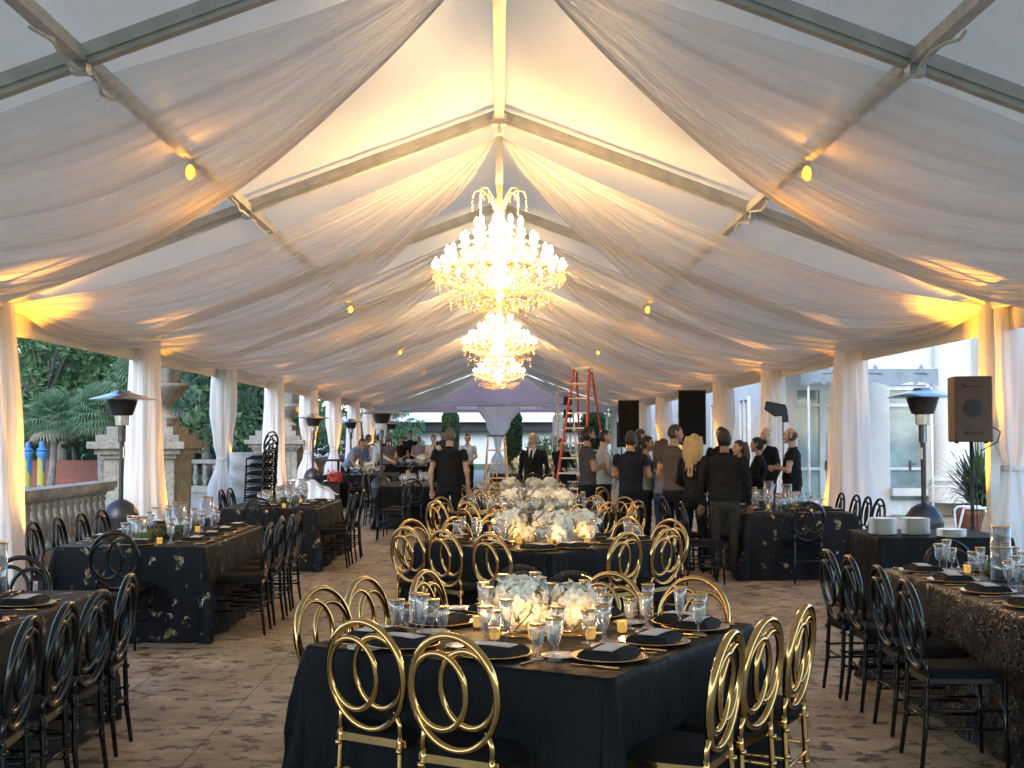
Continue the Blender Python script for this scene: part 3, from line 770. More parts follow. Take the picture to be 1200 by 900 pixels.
# =================================================================== BUILDING, RIGHT
b = empty('mansion', (0, 0, 0), 0, 'pale limestone mansion facade with French doors right of the marquee', 'building')
FY = 26.0
mb = MB()
for x0, x1, z0, z1 in ((5.9, 6.25, 0, 6.5), (7.4, 8.2, 0, 6.5), (9.0, 14.5, 0, 6.5), (6.25, 7.4, 2.75, 6.5), (8.2, 9.0, 2.75, 6.5)):
    mb.box(((x0 + x1) / 2, FY + .3, (z0 + z1) / 2), (x1 - x0, .6, z1 - z0))
mb.build('front_wall', M['facade'], b)
mb = MB(); mb.box((7.4, 44.3, 3.25), (.6, 35.4, 6.5)); mb.build('side_wall', M['facade'], b)
mb = MB(); mb.box((12, FY - 1.2, .12), (5, 2.4, .24)); mb.box((12.3, FY - .9, .34), (4.4, 1.8, .2)); mb.build('plinth_steps', M['facade'], b)
for x in (9.45, 10.45, 12.2):
    mb = MB(); mb.lathe([(.52, .1), (.52, .42), (.46, .46), (.5, .55), (.43, .62), (.40, .7), (.38, 3), (.35, 6.2)], 40, (x, FY - .35, .2)); mb.build('engaged_column', M['facade'], b, 'auto')
mb = MB(); mb.box((8.65, FY - .12, .5), (.9, .24, .16)); mb.build('base_moulding', M['facade'], b)
def french(x0, x1, z1, leaves, y=FY + .1):
    d = MB(); w = x1 - x0
    for i in range(leaves + 1): d.box((x0 + w * i / leaves, y, z1 / 2), (.12 if 0 < i < leaves else .09, .09, z1))
    d.box(((x0 + x1) / 2, y, z1 - .05), (w, .085, .12)); d.box(((x0 + x1) / 2, y, .16), (w, .085, .30)); d.box(((x0 + x1) / 2, y - .005, .98), (w, .07, .06)); d.box(((x0 + x1) / 2, y - .004, 2.32), (w, .088, .07))
    do = d.build('french_door', M['doorpaint'], b)
    MB().box(((x0 + x1) / 2, y + .02, z1 / 2), (w, .015, z1)).build('pane', M['windowglass'], do)
    h = MB(); h.box(((x0 + x1) / 2 + .06, y - .07, 1.05), (.03, .05, .2)); h.bar(((x0 + x1) / 2 + .06, y - .09, 1.08), ((x0 + x1) / 2 + .18, y - .09, 1.08), .02, .02); h.build('handle', M['darkmetal'], do)
french(6.25, 7.4, 2.75, 2); french(8.2, 9.0, 2.75, 1)
mb = MB()
for yy in (30.5, 35.5, 40.5):
    d = MB(); 
    for dy in (-.6, 0, .6): d.box((7.06, yy + dy, 1.4), (.1, .08, 2.8))
    d.box((7.06, yy, 2.75), (.095, 1.2, .1)); d.box((7.06, yy, .9), (.093, 1.2, .07)); do = d.build('side_window', M['doorpaint'], b); MB().box((7.085, yy, 1.4), (.02, 1.2, 2.7)).build('pane', M['windowglass'], do)
for yy in (27.5, 29.0): MB().tube([(6.9, yy, 0), (6.9, yy, 5)], .05, 8).build('drain_pipe', M['alu'], b, True)
# lamp on the wall
l_ = empty('wall_lantern', (6.2, 27.6, 1.75), 0, 'small glass wall lantern beside the mansion drain pipe', 'lantern')
MB().lathe([(.07, 0), (.12, .04), (.14, .3), (.04, .42), (0, .5)], 6).build('glass_body', M['glass'], l_); MB().bar((0, 0, .5), (.35, 0, .5), .02, .02).build('bracket', M['darkmetal'], l_); MB().lathe([(.15, .3), (.16, .32), (.03, .45)], 6).build('cap', M['darkmetal'], l_)

# white canopy between marquee and mansion
c = empty('entrance_canopy', (0, 0, 0), 0, 'white entrance canopy with grey scalloped valance outside the right opening', 'canopy')
mb = MB(); mb.grid(lambda u, v: (5.35 + 2.45 * u, 21.9 + 3.9 * v, 2.84 + .55 * v + .02 * sin(u * 9)), 20, 10); mb.build('roof_sheet', M['canopywhite'], c, True)
poly = []; n = 60
mb = MB(); top = 2.84; x0, x1 = 5.35, 7.8
def scal(u):
    k = (u * 3) % 1; return .30 - .07 * abs(sin(pi * k)) ** 2 + (.05 if abs(k - .5) < .06 else 0)
mb.grid(lambda u, v: (x0 + (x1 - x0) * u, 21.88 - .01 * sin(u * 40), top + .02 - v * scal(u)), 90, 2); mb.build('valance', M['greyvalance'], c)
for i in range(3):
    x = x0 + (i + .5) * (x1 - x0) / 3 + .1
    mb = MB(); mb.prism([(x - .13, 0), (x - .05, .04), (x - .035, .12), (x, .16), (x + .035, .12), (x + .05, .04), (x + .13, 0)], -.008, .008)
    mb.v = [(p[0], 21.86 + p[2], 2.78 + p[1]) for p in mb.v]; mb.build('valance_peak', M['greyvalance'], c)
for x in (5.5, 7.7): MB().tube([(x, 21.95, 0), (x, 21.95, 2.85)], .022, 8).build('pole', M['whitemetal'], c, True)

# spiky plant in pot and white folding stand
pp = empty('potted_plant', (6.95, 17.9, 0), 0, 'big spiky green plant in a terracotta pot under the brown speaker', 'potted plant')
MB().lathe([(.2, 0), (.27, .1), (.34, .5), (.38, .55), (.36, .6), (.3, .6), (.28, .52), (0, .52)], 28).build('pot', M['terracotta'], pp, True)
mb = MB(); rnd = random.Random(8)
for k in range(330):
    a = rnd.random() * 6.28; el = radians(rnd.uniform(5, 85)); L = rnd.uniform(.55, 1.0) * (1.0 if el > .6 else .8); d = Vector((cos(a) * cos(el), sin(a) * cos(el), sin(el)))
    p0 = Vector((0, 0, .55 + rnd.uniform(0, .3))); s = d.cross(Vector((0, 0, 1))).normalized() * .016
    p1 = p0 + d * L * .5; p2 = p0 + d * L * .85 + Vector((0, 0, -.05)); p3 = p0 + d * L + Vector((0, 0, -.16))
    mb.add([p0 - s, p0 + s, p1 + s, p1 - s, p2 + s * .6, p2 - s * .6, p3], [(0, 1, 2, 3), (3, 2, 4, 5), (5, 4, 6)])
mb.build('leaves', M['spiky'], pp)
fs = empty('folding_stand', (6.0, 15.6, 0), 0, 'white metal folding tray stand in front of the terracotta pot', 'stand')
for s in (-1, 1):
    MB().tube([(s * .27, -.2, 0), (s * .24, .0, .38), (s * .2, .16, .72), (s * .14, .2, .76)], .016, 8).build('leg', M['whitemetal'], fs, True)
    MB().tube([(s * .27, .2, 0), (s * .24, .0, .38), (s * .2, -.16, .76)], .016, 8).build('leg', M['whitemetal'], fs, True)
MB().tube([(-.2, -.16, .76), (.2, -.16, .76)], .018, 8).build('top_bar', M['whitemetal'], fs, True); MB().tube([(-.14, .2, .76), (.14, .2, .76)], .018, 8).build('top_bar', M['whitemetal'], fs, True)

# =================================================================== HEATERS, SPEAKERS, LADDERS
def heater():
    r = empty('patio_heater'); tag(r, cat='patio heater')
    MB().lathe([(.23, 0), (.24, .03), (.23, .6), (.235, .62), (.21, .70), (.15, .79), (.07, .84), (.04, .85)], 32).build('tank_cover', M['darkmetal'], r, 'auto')
    MB().tube([(0, 0, .83), (0, 0, 1.62)], .03, 14).build('post', M['darkmetal'], r, 'auto')
    MB().lathe([(.045, 1.58), (.05, 1.6), (.05, 1.78), (.055, 1.79), (.085, 1.80), (.09, 1.92), (.10, 1.93)], 24).build('burner', M['steel'], r, 'auto')
    MB().lathe([(.10, 1.925), (.13, 1.93), (.15, 1.98), (.19, 2.11), (.2, 2.12)], 28).build('emitter_cone', M['darkmetal'], r, 'auto')
    MB().lathe([(.41, 2.125), (.415, 2.13), (.40, 2.14), (.22, 2.19), (.12, 2.22), (.10, 2.245), (0, 2.25)], 44).build('reflector_hood', M['steel'], r, 'auto')
    for a in range(3): MB().tube([(.17 * cos(a * 2.1), .17 * sin(a * 2.1), 2.1), (.17 * cos(a * 2.1), .17 * sin(a * 2.1), 2.2)], .008, 6).build('hood_rod', M['steel'], r)
    MB().box((0, -.034, 1.45), (.045, .01, .14)).build('warning_sticker', M['card'], r)
    return r
HT = Proto(heater)
for x, y, lb in ((-4.86, 16, 'tall dark patio heater in front of the second left curtain by the balustrade'), (5.15, 15, 'patio heater on the right beside the brown speaker'), (-4.8, 32, 'patio heater behind the stack of chairs'),
                 (-2.42, 25.5, 'patio heater with a wide hood in the left aisle behind the tables'), (-4.9, 41, 'distant patio heater by the left curtains'), (-4.0, 46, 'farthest patio heater near the far left staff')):
    HT.place((x, y, 0), x, lb, 'patio heaters')

def speaker(loc, rz, dims, label, mat, back=False, tilt=0):
    w, d, h = dims; r = empty('loudspeaker', loc, rz, label, 'loudspeaker'); r.rotation_euler = (tilt, 0, rz)
    mb = MB(); poly = [(-w / 2, -d / 2), (w / 2, -d / 2), (w / 2, -d * .1), (w * .36, d / 2), (-w * .36, d / 2), (-w / 2, -d * .1)]
    if back: poly = [(x * (1.25 if y > 0 and abs(x) < w * .4 else 1), -y) for x, y in poly][::-1]
    mb.prism(poly, 0, h); o = mb.build('cabinet', mat, r)
    bv = o.modifiers.new('bevel', 'BEVEL'); bv.width = .012; bv.segments = 2
    if back:
        MB().lathe([(.0, 0), (.082, 0), (.085, .012), (.07, .014), (.0, .014)], 24).build('rear_dish', M['blackplastic'], r, 'auto').location = (0, -d / 2 + .0, h * .52)
        kids(r)[-1].rotation_euler = (radians(90), 0, 0)
        for z in (h * .15, h * .86):
            mb = MB(); mb.tube([(-.08, -d / 2, z), (-.07, -d / 2 - .03, z), (.07, -d / 2 - .03, z), (.08, -d / 2, z)], .009, 6); mb.build('grip', mat, r)
    else:
        MB().box((0, -d / 2 - .006, h * .5), (w * .92, .012, h * .94)).build('grille', M['cushion'], r)
        for s in (-1, 1): MB().box((s * (w / 2 + .003), 0, h * .55), (.006, d * .25, .1)).build('side_grip', M['steel'], r)
    for sx in (-1, 1): MB().lathe([(.02, -.015), (.02, 0)], 8, (sx * w * .35, 0, 0)).build('rubber_foot', M['blackplastic'], r)
    return r
def stand(loc, h, label, rz=0):
    r = empty('speaker_stand', loc, rz, label, 'speaker stand')
    MB().tube([(0, 0, .25), (0, 0, h)], .019, 10).build('pole', M['blackplastic'], r, True)
    MB().tube([(0, 0, .62), (0, 0, .78)], .03, 10).build('collar', M['blackplastic'], r, True)
    for k in range(3):
        a = k * 2 * pi / 3; MB().tube([(0, 0, .7), (.5 * cos(a), .5 * sin(a), .012)], .012, 6).build('leg', M['blackplastic'], r, True)
        MB().tube([(0, 0, .3), (.27 * cos(a), .27 * sin(a), .33)], .008, 5).build('brace', M['blackplastic'], r)
    return r
speaker((4.63, 12.1, 1.60), -.22, (.39, .34, .64), 'brown backed loudspeaker on a tripod stand lit amber, beside the near right curtain', M['brownplastic'], True)
stand((4.63, 12.1, 0), 1.6, 'black tripod stand under the brown backed loudspeaker')
o = MB().tube([(4.80, 12.0, 1.75), (4.86, 11.96, 1.70), (4.84, 11.98, 1.6), (4.7, 12.02, 1.52), (4.655, 12.06, 1.3), (4.66, 12.05, .6), (4.5, 11.9, .02), (4.2, 12.3, .012)], .007, 6).build('speaker_cable', M['blackplastic']); tag(o, 'thin black cable drooping from the brown backed loudspeaker', 'cable')
for x, y, zb, dm, lb in ((3.27, 21, 1.52, (.46, .42, .92), 'largest black loudspeaker standing above the crowd, right of its twin'), (2.72, 26, 1.5, (.44, .42, .92), 'black loudspeaker above the crowd, left of the largest one'),
                         (3.95, 40, 1.32, (.3, .3, .82), 'small distant black loudspeaker above the men by the ladder')):
    speaker((x, y, zb), -.1, dm, lb, M['blackplastic']); stand((x, y, 0), zb, f"black tripod stand under the {' '.join(lb.split()[:3]).replace('black loudspeaker above', 'left twin loudspeaker')}")
r = empty('antenna_paddle', (4.55, 20.3, 0), 0, 'black directional antenna paddle on a thin stand above the standing group', 'antenna')
mb = MB(); mb.prism([(-.19, .0), (-.16, .14), (.16, .08), (.19, -.02), (.19, -.10), (-.02, -.12)], -.015, .015); mb.v = [(p[0], p[2], 2.1 + p[1]) for p in mb.v]; mb.build('paddle', M['blackplastic'], r)
mb = MB(); mb.box((.15, 0, 1.95), (.1, .05, .12)); mb.build('clamp', M['blackplastic'], r); MB().tube([(.12, .03, .3), (.12, .03, 2.0)], .011, 8).build('pole', M['darkmetal'], r, True)
for k in range(3): MB().tube([(.12, .03, .5), (.12 + .32 * cos(k * 2.1), .03 + .32 * sin(k * 2.1), .01)], .01, 6).build('leg', M['darkmetal'], r, True)

def ladder(loc, rz, H, wt, wb, spread, mrail, mtop, mstep, label, nst, back_steps=False):
    r = empty('step_ladder', loc, rz, label, 'ladder')
    for s in (-1, 1):
        MB().bar((s * wb / 2, -spread / 2, 0), (s * wt / 2, -.05, H), .03, .07).build('front_rail', mrail, r)
        MB().bar((s * wb / 2, spread / 2, 0), (s * wt / 2, .09, H - .06), .025, .05).build('rear_rail', mrail, r)
    for k in range(1, nst + 1):
        z = H * k / (nst + 1); f = z / H; w = wb + (wt - wb) * f; y = -spread / 2 + (spread / 2 - .05) * f
        MB().box((0, y, z), (w - .03, .085, .028)).build('step', mstep, r)
        if back_steps or k in (1, nst // 2): MB().bar((-w / 2 + .02, spread / 2 + (.09 - spread / 2) * f, z), (w / 2 - .02, spread / 2 + (.09 - spread / 2) * f, z), .02, .02).build('rear_brace', mstep, r)
    MB().box((0, .02, H + .012), (wt + .06, .2, .035)).build('top_cap', mtop, r)
    for s in (-1, 1): MB().bar((s * .24, -.32, H * .45), (s * .24, .32, H * .45), .012, .02).build('spreader', M['alu'], r)
    return r
ladder((1.72, 25.5, 0), radians(-28), 3.05, .34, .72, 1.5, M['redladder'], M['whitemetal'], M['alu'], 'tall red fibreglass step ladder rising behind the bearded man', 9)
ladder((1.55, 29.5, 0), radians(8), 2.72, .3, .6, 1.3, M['alu'], M['whitemetal'], M['alu'], 'silver step ladder standing behind the red ladder', 8)
ladder((-.06, 25.0, 0), radians(4), 1.66, .33, .56, .8, M['woodladder'], M['navy'], M['woodladder'], 'short pale wooden step ladder with navy top in the middle aisle', 5)
bx = kids(bpy.data.objects['step_ladder.002'])
# dark bags hanging behind the silver ladder
for i, z in enumerate((1.85, 2.2, 2.5)):
    r = empty('hanging_bag', (1.62, 29.25, z), .1, f"black tool pouch hooked on the silver ladder, {['lowest', 'middle', 'topmost'][i]} of three", 'bag', 'pouches on the silver ladder')
    o = MB().box((0, 0, 0), (.2, .1, .2)).build('pouch', M['blackplastic'], r); bv = o.modifiers.new('b', 'BEVEL'); bv.width = .02; bv.segments = 2
    MB().tube([(-.06, 0, .09), (0, 0, .13), (.06, 0, .09)], .008, 6).build('loop', M['blackplastic'], r)

# =================================================================== CHAIRS
def by(z): return -.185 - (z - .46) * .14
def ring_pts(cx, cz, rx, rz, n, dy=0): return [(cx + rx * cos(2 * pi * i / n), by(cz + rz * sin(2 * pi * i / n)) + dy, cz + rz * sin(2 * pi * i / n)) for i in range(n)]
def chair_builder(frame, cat='chair', lod=False):
    def f():
        r = empty('ring_back_chair') if not lod else None
        if r: tag(r, cat=cat)
        acc = MB()
        def part(mb, name, mat, par, sm=True):
            if lod: acc.add(mb.v, mb.f, 1 if mat is M['cushion'] else 0); return None
            return mb.build(name, mat, par, sm)
        q = 1 if not lod else 0
        nr, nt = (44, 10) if q else (22, 5)
        bk = part(MB().tube(ring_pts(0, .695, .188, .218, nr), .0145, nt, True, flat=1.1), 'backrest_ring', frame, r)
        for s in (-1, 1):
            part(MB().tube(ring_pts(s * .062, .705 + s * .008, .118, .145, nr - 8, s * .004), .0125, nt, True), 'inner_ring', frame, bk)
        for s in (-1, 1):
            part(MB().tube([(s * .15, -.185, .43), (s * .152, by(.5), .5), (s * .135, by(.565), .565)], .012, nt), 'back_post', frame, r)
            part(MB().tube([(s * .15, -.185, .47), (s * .15, -.19, .44), (s * .155, -.2, .2), (s * .165, -.225, 0)], [.0135, .0135, .013, .011], nt), 'leg', frame, r)
            part(MB().tube([(s * .17, .19, .45), (s * .172, .19, .2), (s * .175, .2, 0)], [.0135, .013, .011], nt), 'leg', frame, r)
            part(MB().tube([(s * .157, -.205, .2), (s * .172, .19, .2)], .008, 6).tube([(s * .157, -.2, .29), (s * .171, .19, .29)], .008, 6), 'side_stretcher', frame, r)
            if q:
                for z in (.21, .30, .41): part(MB().lathe([(.012, -.01), (.0175, 0), (.012, .01)], 10, (s * .1545, -.2, z)), 'turned_collar', frame, r)
        part(MB().tube([(-.156, -.2, .25), (.156, -.2, .25)], .008, 6), 'rear_stretcher', frame, r)
        part(MB().tube([(-.172, .195, .25), (.172, .195, .25)], .008, 6), 'front_stretcher', frame, r)
        part(MB().box((0, -.187, .435), (.29, .014, .032)), 'rear_rail', frame, r, False)
        part(MB().box((0, .0, .437), (.35, .37, .026)), 'seat_frame', frame, r, False)
        c = MB()
        def g(u, v):
            x, y = u * 2 - 1, v * 2 - 1
            w = (.19 + .005 * (y > 0)) ; sx = x * sqrt(1 - y * y * .18); sy = y * sqrt(1 - x * x * .18)
            return (sx * w * 1.04, sy * .2, .452 + .045 * (max(0, 1 - max(abs(x), abs(y)) ** 5)) ** .5)
        c.grid(g, 12 if q else 5, 12 if q else 5)
        c.box((0, 0, .452), (.34, .345, .01))
        part(c, 'cushion', M['cushion'], r)
        if lod:
            o = acc.build('ring_back_chair', [frame, M['cushion']], None, True); tag(o, cat=cat); return o
        return r
    return f
GC, BC = Proto(chair_builder(M['gold'])), Proto(chair_builder(M['blackgloss']))
GCF, BCF = Proto(chair_builder(M['gold'], lod=True)), Proto(chair_builder(M['blackgloss'], lod=True))

# =================================================================== TABLEWARE PROTOTYPES
def goblet_f(kind):
    def f():
        r = empty({'flute': 'champagne_flute', 'water': 'water_goblet', 'wine': 'wine_glass'}[kind]); tag(r, cat='glass')
        if kind == 'flute': bowl = [(.004, .065), (.014, .075), (.022, .11), (.027, .16), (.031, .205)]; st = .065; h = .205; R_ = .031
        elif kind == 'water': bowl = [(.004, .06), (.020, .068), (.028, .09), (.031, .13), (.036, .172)]; h = .172; R_ = .036; st = .06
        else: bowl = [(.004, .045), (.018, .052), (.026, .08), (.030, .11), (.033, .145)]; h = .145; R_ = .033; st = .045
        MB().lathe([(.0, .002), (.031, .002), (.030, .005), (.006, .011), (.0045, .02), (.0045, st - .01)] + bowl + [(R_ - .0015, h), (bowl[-2][0] - .002, bowl[-2][1]), (.010, bowl[1][1] + .004), (0, bowl[1][1])], 18).build('bowl_and_stem', M['glass'], r, True)
        MB().lathe([(R_ - .0022, h - .007), (R_ + .0008, h - .007), (R_ + .001, h), (R_ - .0022, h + .0008)], 18).build('gold_rim', M['gold'], r, True)
        return r
    return f
def glass_far():
    mb = MB(); mb.lathe([(.03, .002), (.004, .012), (.004, .06), (.02, .07), (.028, .10), (.034, .175)], 9); mb.lathe([(.0345, .165), (.0352, .175)], 9, mi=1)
    o = mb.build('water_goblet', [M['glass'], M['gold']], None, True); return tag(o, cat='glass')
G = {k: Proto(goblet_f(k)) for k in ('flute', 'water', 'wine')}; GF = Proto(glass_far)
def charger():
    r = empty('charger_plate'); tag(r, cat='plate')
    MB().lathe([(0, .004), (.09, .002), (.10, .006), (.152, .013), (.155, .016), (.150, .0165), (.10, .010), (0, .009)], 40).build('plate', M['charger'], r, True)
    MB().lathe([(.1505, .0135), (.1575, .0145), (.1575, .018), (.1505, .0178)], 40).build('gold_rim', M['gold'], r, True)
    return r
CG = Proto(charger)
def napkin():
    mb = MB()
    def g(u, v):
        x, y = (u - .5) * .24, (v - .5) * .19; e = min(u, 1 - u, v, 1 - v)
        return (x, y, .017 + .028 * min(1, e * 9) ** .5 + .003 * noise.noise(Vector((x * 20, y * 20, 1))))
    mb.grid(g, 20, 16); mb.box((0, 0, .016), (.235, .185, .004))
    o = mb.build('folded_napkin', M['napkin'], None, True); return tag(o, cat='napkin')
NP = Proto(napkin)
def card():
    mb = MB(); mb.grid(lambda u, v: ((u - .5) * .19, (v - .5) * .085, .049 + .003 * sin(u * 3.1)), 6, 2); mb.grid(lambda u, v: ((u - .5) * .19, (v - .5) * .085, .0465 + .003 * sin(u * 3.1)), 6, 2)
    return tag(mb.build('menu_card', M['card']), cat='menu card')
MC = Proto(card)
def bread():
    return tag(MB().lathe([(0, .003), (.05, .003), (.078, .009), (.079, .011), (.05, .006), (0, .006)], 30).build('side_plate', M['china'], None, True), cat='plate')
BP = Proto(bread)
def cutlery(kind):
    def f():
        mb = MB()
        if kind == 'fork':
            mb.tube([(0, -.1, .006), (0, -.02, .004), (0, .05, .008)], [.0055, .003, .0025], 6)
            mb.box((0, .062, .008), (.02, .022, .003))
            for i in range(4): mb.box((-.0085 + i * .0057, .088, .008), (.003, .032, .002))
        else:
            mb.tube([(0, -.11, .005), (0, 0, .005)], [.0065, .0045], 6); mb.prism([(-.004, 0), (.006, 0), (.008, .06), (.002, .105), (-.004, .09)], .004, .0062)
        return tag(mb.build({'fork': 'dinner_fork', 'knife': 'dinner_knife'}[kind], M['gold'], None, True), cat=kind)
    return f
FK, KN = Proto(cutlery('fork')), Proto(cutlery('knife'))
def votive():
    r = empty('votive_candle'); tag(r, cat='candle')
    MB().lathe([(0, .002), (.018, .002), (.022, .01), (.025, .05), (.026, .055), (.023, .055), (.020, .012), (0, .012)], 18).build('holder', M['votive'], r, True)
    MB().lathe([(.019, .013), (.019, .026), (0, .027)], 14).build('wax', M['card'], r, True)
    MB().lathe([(0, .027), (.005, .033), (.004, .042), (0, .05)], 8).build('flame', M['flame'], r, True)
    return r
VT = Proto(votive)
def hurricane(h):
    def f():
        r = empty('glass_cylinder_vase'); tag(r, cat='vase')
        MB().lathe([(0, .003), (.062, .003), (.065, .008), (.065, h), (.062, h), (.062, .01), (0, .01)], 28).build('cylinder', M['glass'], r, True)
        MB().lathe([(.0605, h - .008), (.0665, h - .008), (.0668, h + .001), (.0605, h + .001)], 28).build('gold_rim', M['gold'], r, True)
        MB().lathe([(.036, .012), (.036, h * .3), (.03, h * .31), (0, h * .31)], 18).build('dark_candle', M['blackplastic'], r, True)
        return r
    return f
HV = {.30: Proto(hurricane(.30)), .21: Proto(hurricane(.21))}
def orchid_mesh(mb, c, rad, n, rnd, size=.045):
    for _ in range(n):
        p = Vector((rnd.gauss(0, 1), rnd.gauss(0, 1), rnd.gauss(0, 1))).normalized()
        q = Vector(c) + Vector((p.x * rad[0], p.y * rad[1], p.z * rad[2])) * rnd.uniform(.72, 1.0)
        nrm = (p + Vector((rnd.uniform(-.5, .5),) * 3)).normalized(); x = nrm.orthogonal().normalized(); y = nrm.cross(x); a0 = rnd.random() * 6.28
        for k in range(5):
            a = a0 + k * 2 * pi / 5; d = x * cos(a) + y * sin(a); e = -x * sin(a) + y * cos(a); s = size * (1 if k % 2 else .85) * rnd.uniform(.9, 1.15)
            tip = q + d * s + nrm * s * .12; m_ = q + d * s * .55 + nrm * s * .22
            mb.add([q, m_ + e * s * .42 - nrm * s * .05, tip + e * s * .2, tip - e * s * .2, m_ - e * s * .42 - nrm * s * .05], [(0, 1, 2, 3, 4)])
def bubble_bowl():
    r = empty('flower_bubble_bowl'); tag(r, cat='flower bowl'); rnd = random.Random(21)
    MB().lathe([(0, .004), (.06, .004), (.09, .02), (.125, .075), (.138, .13), (.13, .185), (.10, .232), (.05, .262), (0, .272)], 36).build('glass_bowl', M['bubble'], r, True)
    mb = MB(); orchid_mesh(mb, (0, 0, .12), (.105, .105, .10), 120, rnd, .036); mb.ell((0, 0, .115), (.078, .078, .078), 14, 10); mb.build('orchids', M['petal'], r)
    mb = MB(); orchid_mesh(mb, (.11, -.05, .05), (.07, .05, .05), 12, rnd, .042); mb.build('spilling_orchids', M['petal'], r)
    mb = MB()
    for k in range(5): a = k * 1.3; mb.tube([(.09 * cos(a), .09 * sin(a), .03), (.11 * cos(a + .4), .11 * sin(a + .4), .07), (.1 * cos(a + .9), .1 * sin(a + .9), .12)], .004, 5)
    mb.build('stems', M['moss'], r, True)
    MB().lathe([(0, .0), (.13, .0), (.135, .004), (0, .005)], 30).build('gold_base', M['gold'], r, True)
    return r
FB = Proto(bubble_bowl)
def moss():
    mb = MB(); rnd = random.Random(6)
    for k in range(7): mb.ell((rnd.uniform(-.14, .14), rnd.uniform(-.04, .04), .03), (.05, .04, .035 + rnd.random() * .02), 10, 6)
    for k in range(160):
        q = Vector((rnd.uniform(-.19, .19), rnd.uniform(-.07, .07), rnd.uniform(.02, .075))); d = Vector((rnd.gauss(0, 1), rnd.gauss(0, 1), rnd.gauss(0, 1) + .6)).normalized() * .016; b_ = d.orthogonal() * .5
        mb.add([q - d, q + b_, q + d, q - b_], [(0, 1, 2, 3)])
    return tag(mb.build('moss_clump', M['moss']), cat='moss')
MS = Proto(moss)

# =================================================================== TABLES
TH = .76
def cloth(name, c, yaw, hu, hv, mat, label, flare=.10, seed=0, h=TH, cat='tablecloth', group='dark cloth covered banquet tables'):
    rnd = random.Random(seed); ph = [rnd.random() * 6 for _ in range(5)]
    per = []; rc = .035; N = 34
    for cx, cy_, a0 in ((hu - rc, hv - rc, 0), (-hu + rc, hv - rc, 90), (-hu + rc, -hv + rc, 180), (hu - rc, -hv + rc, 270)):
        for k in range(9): a = radians(a0 + 90 * k / 8); per.append((cx + rc * cos(a), cy_ + rc * sin(a), cos(a), sin(a)))
    # densify straight runs
    out = []
    for i, p in enumerate(per):
        q = per[(i + 1) % len(per)]; out.append(p); L = hypot(q[0] - p[0], q[1] - p[1])
        if L > .1:
            m_ = int(L / .035)
            for k in range(1, m_): f = k / m_; out.append(tuple(p[j] + (q[j] - p[j]) * f for j in range(4)))
    n = len(out); rows = [0, .004, .012, .03, .07, .14, .24, .36, .50, .64, h - .012]
    mb = MB(); vs = []
    s = 0; arc = []
    for i in range(n): arc.append(s); q = out[(i + 1) % n]; s += hypot(q[0] - out[i][0], q[1] - out[i][1])
    for j, dz in enumerate(rows):
        f = dz / h
        for i, (x, y, nx, ny) in enumerate(out):
            corner = abs(nx * ny) * 2
            t_ = arc[i]
            fold = (sin(t_ * 9 + ph[0]) * .5 + sin(t_ * 17 + ph[1]) * .3 + sin(t_ * 4 + ph[2]) * .4) * .042 * f ** 1.2
            off = flare * f ** .9 * (.55 + 1.3 * corner) + fold + (.006 if j else 0) * min(1, dz / .02) + .05 * corner * f * sin(f * 7 + i)
            k_ = hypot(nx, ny) or 1
            vs.append((x + nx / k_ * off - (0 if j else nx * .006), y + ny / k_ * off - (0 if j else ny * .006), h - dz - (.004 * (1 - min(1, dz / .02)) if j else 0)))
    fs = [(j * n + i, (j + 1) * n + i, (j + 1) * n + (i + 1) % n, j * n + (i + 1) % n) for j in range(len(rows) - 1) for i in range(n)]
    fs.append(tuple(range(n)))
    mb.add(vs, fs); o = mb.build(name, mat, None, 'auto', loc=(c[0], c[1], 0)); o.rotation_euler = (0, 0, yaw)
    return tag(o, label, cat, group)

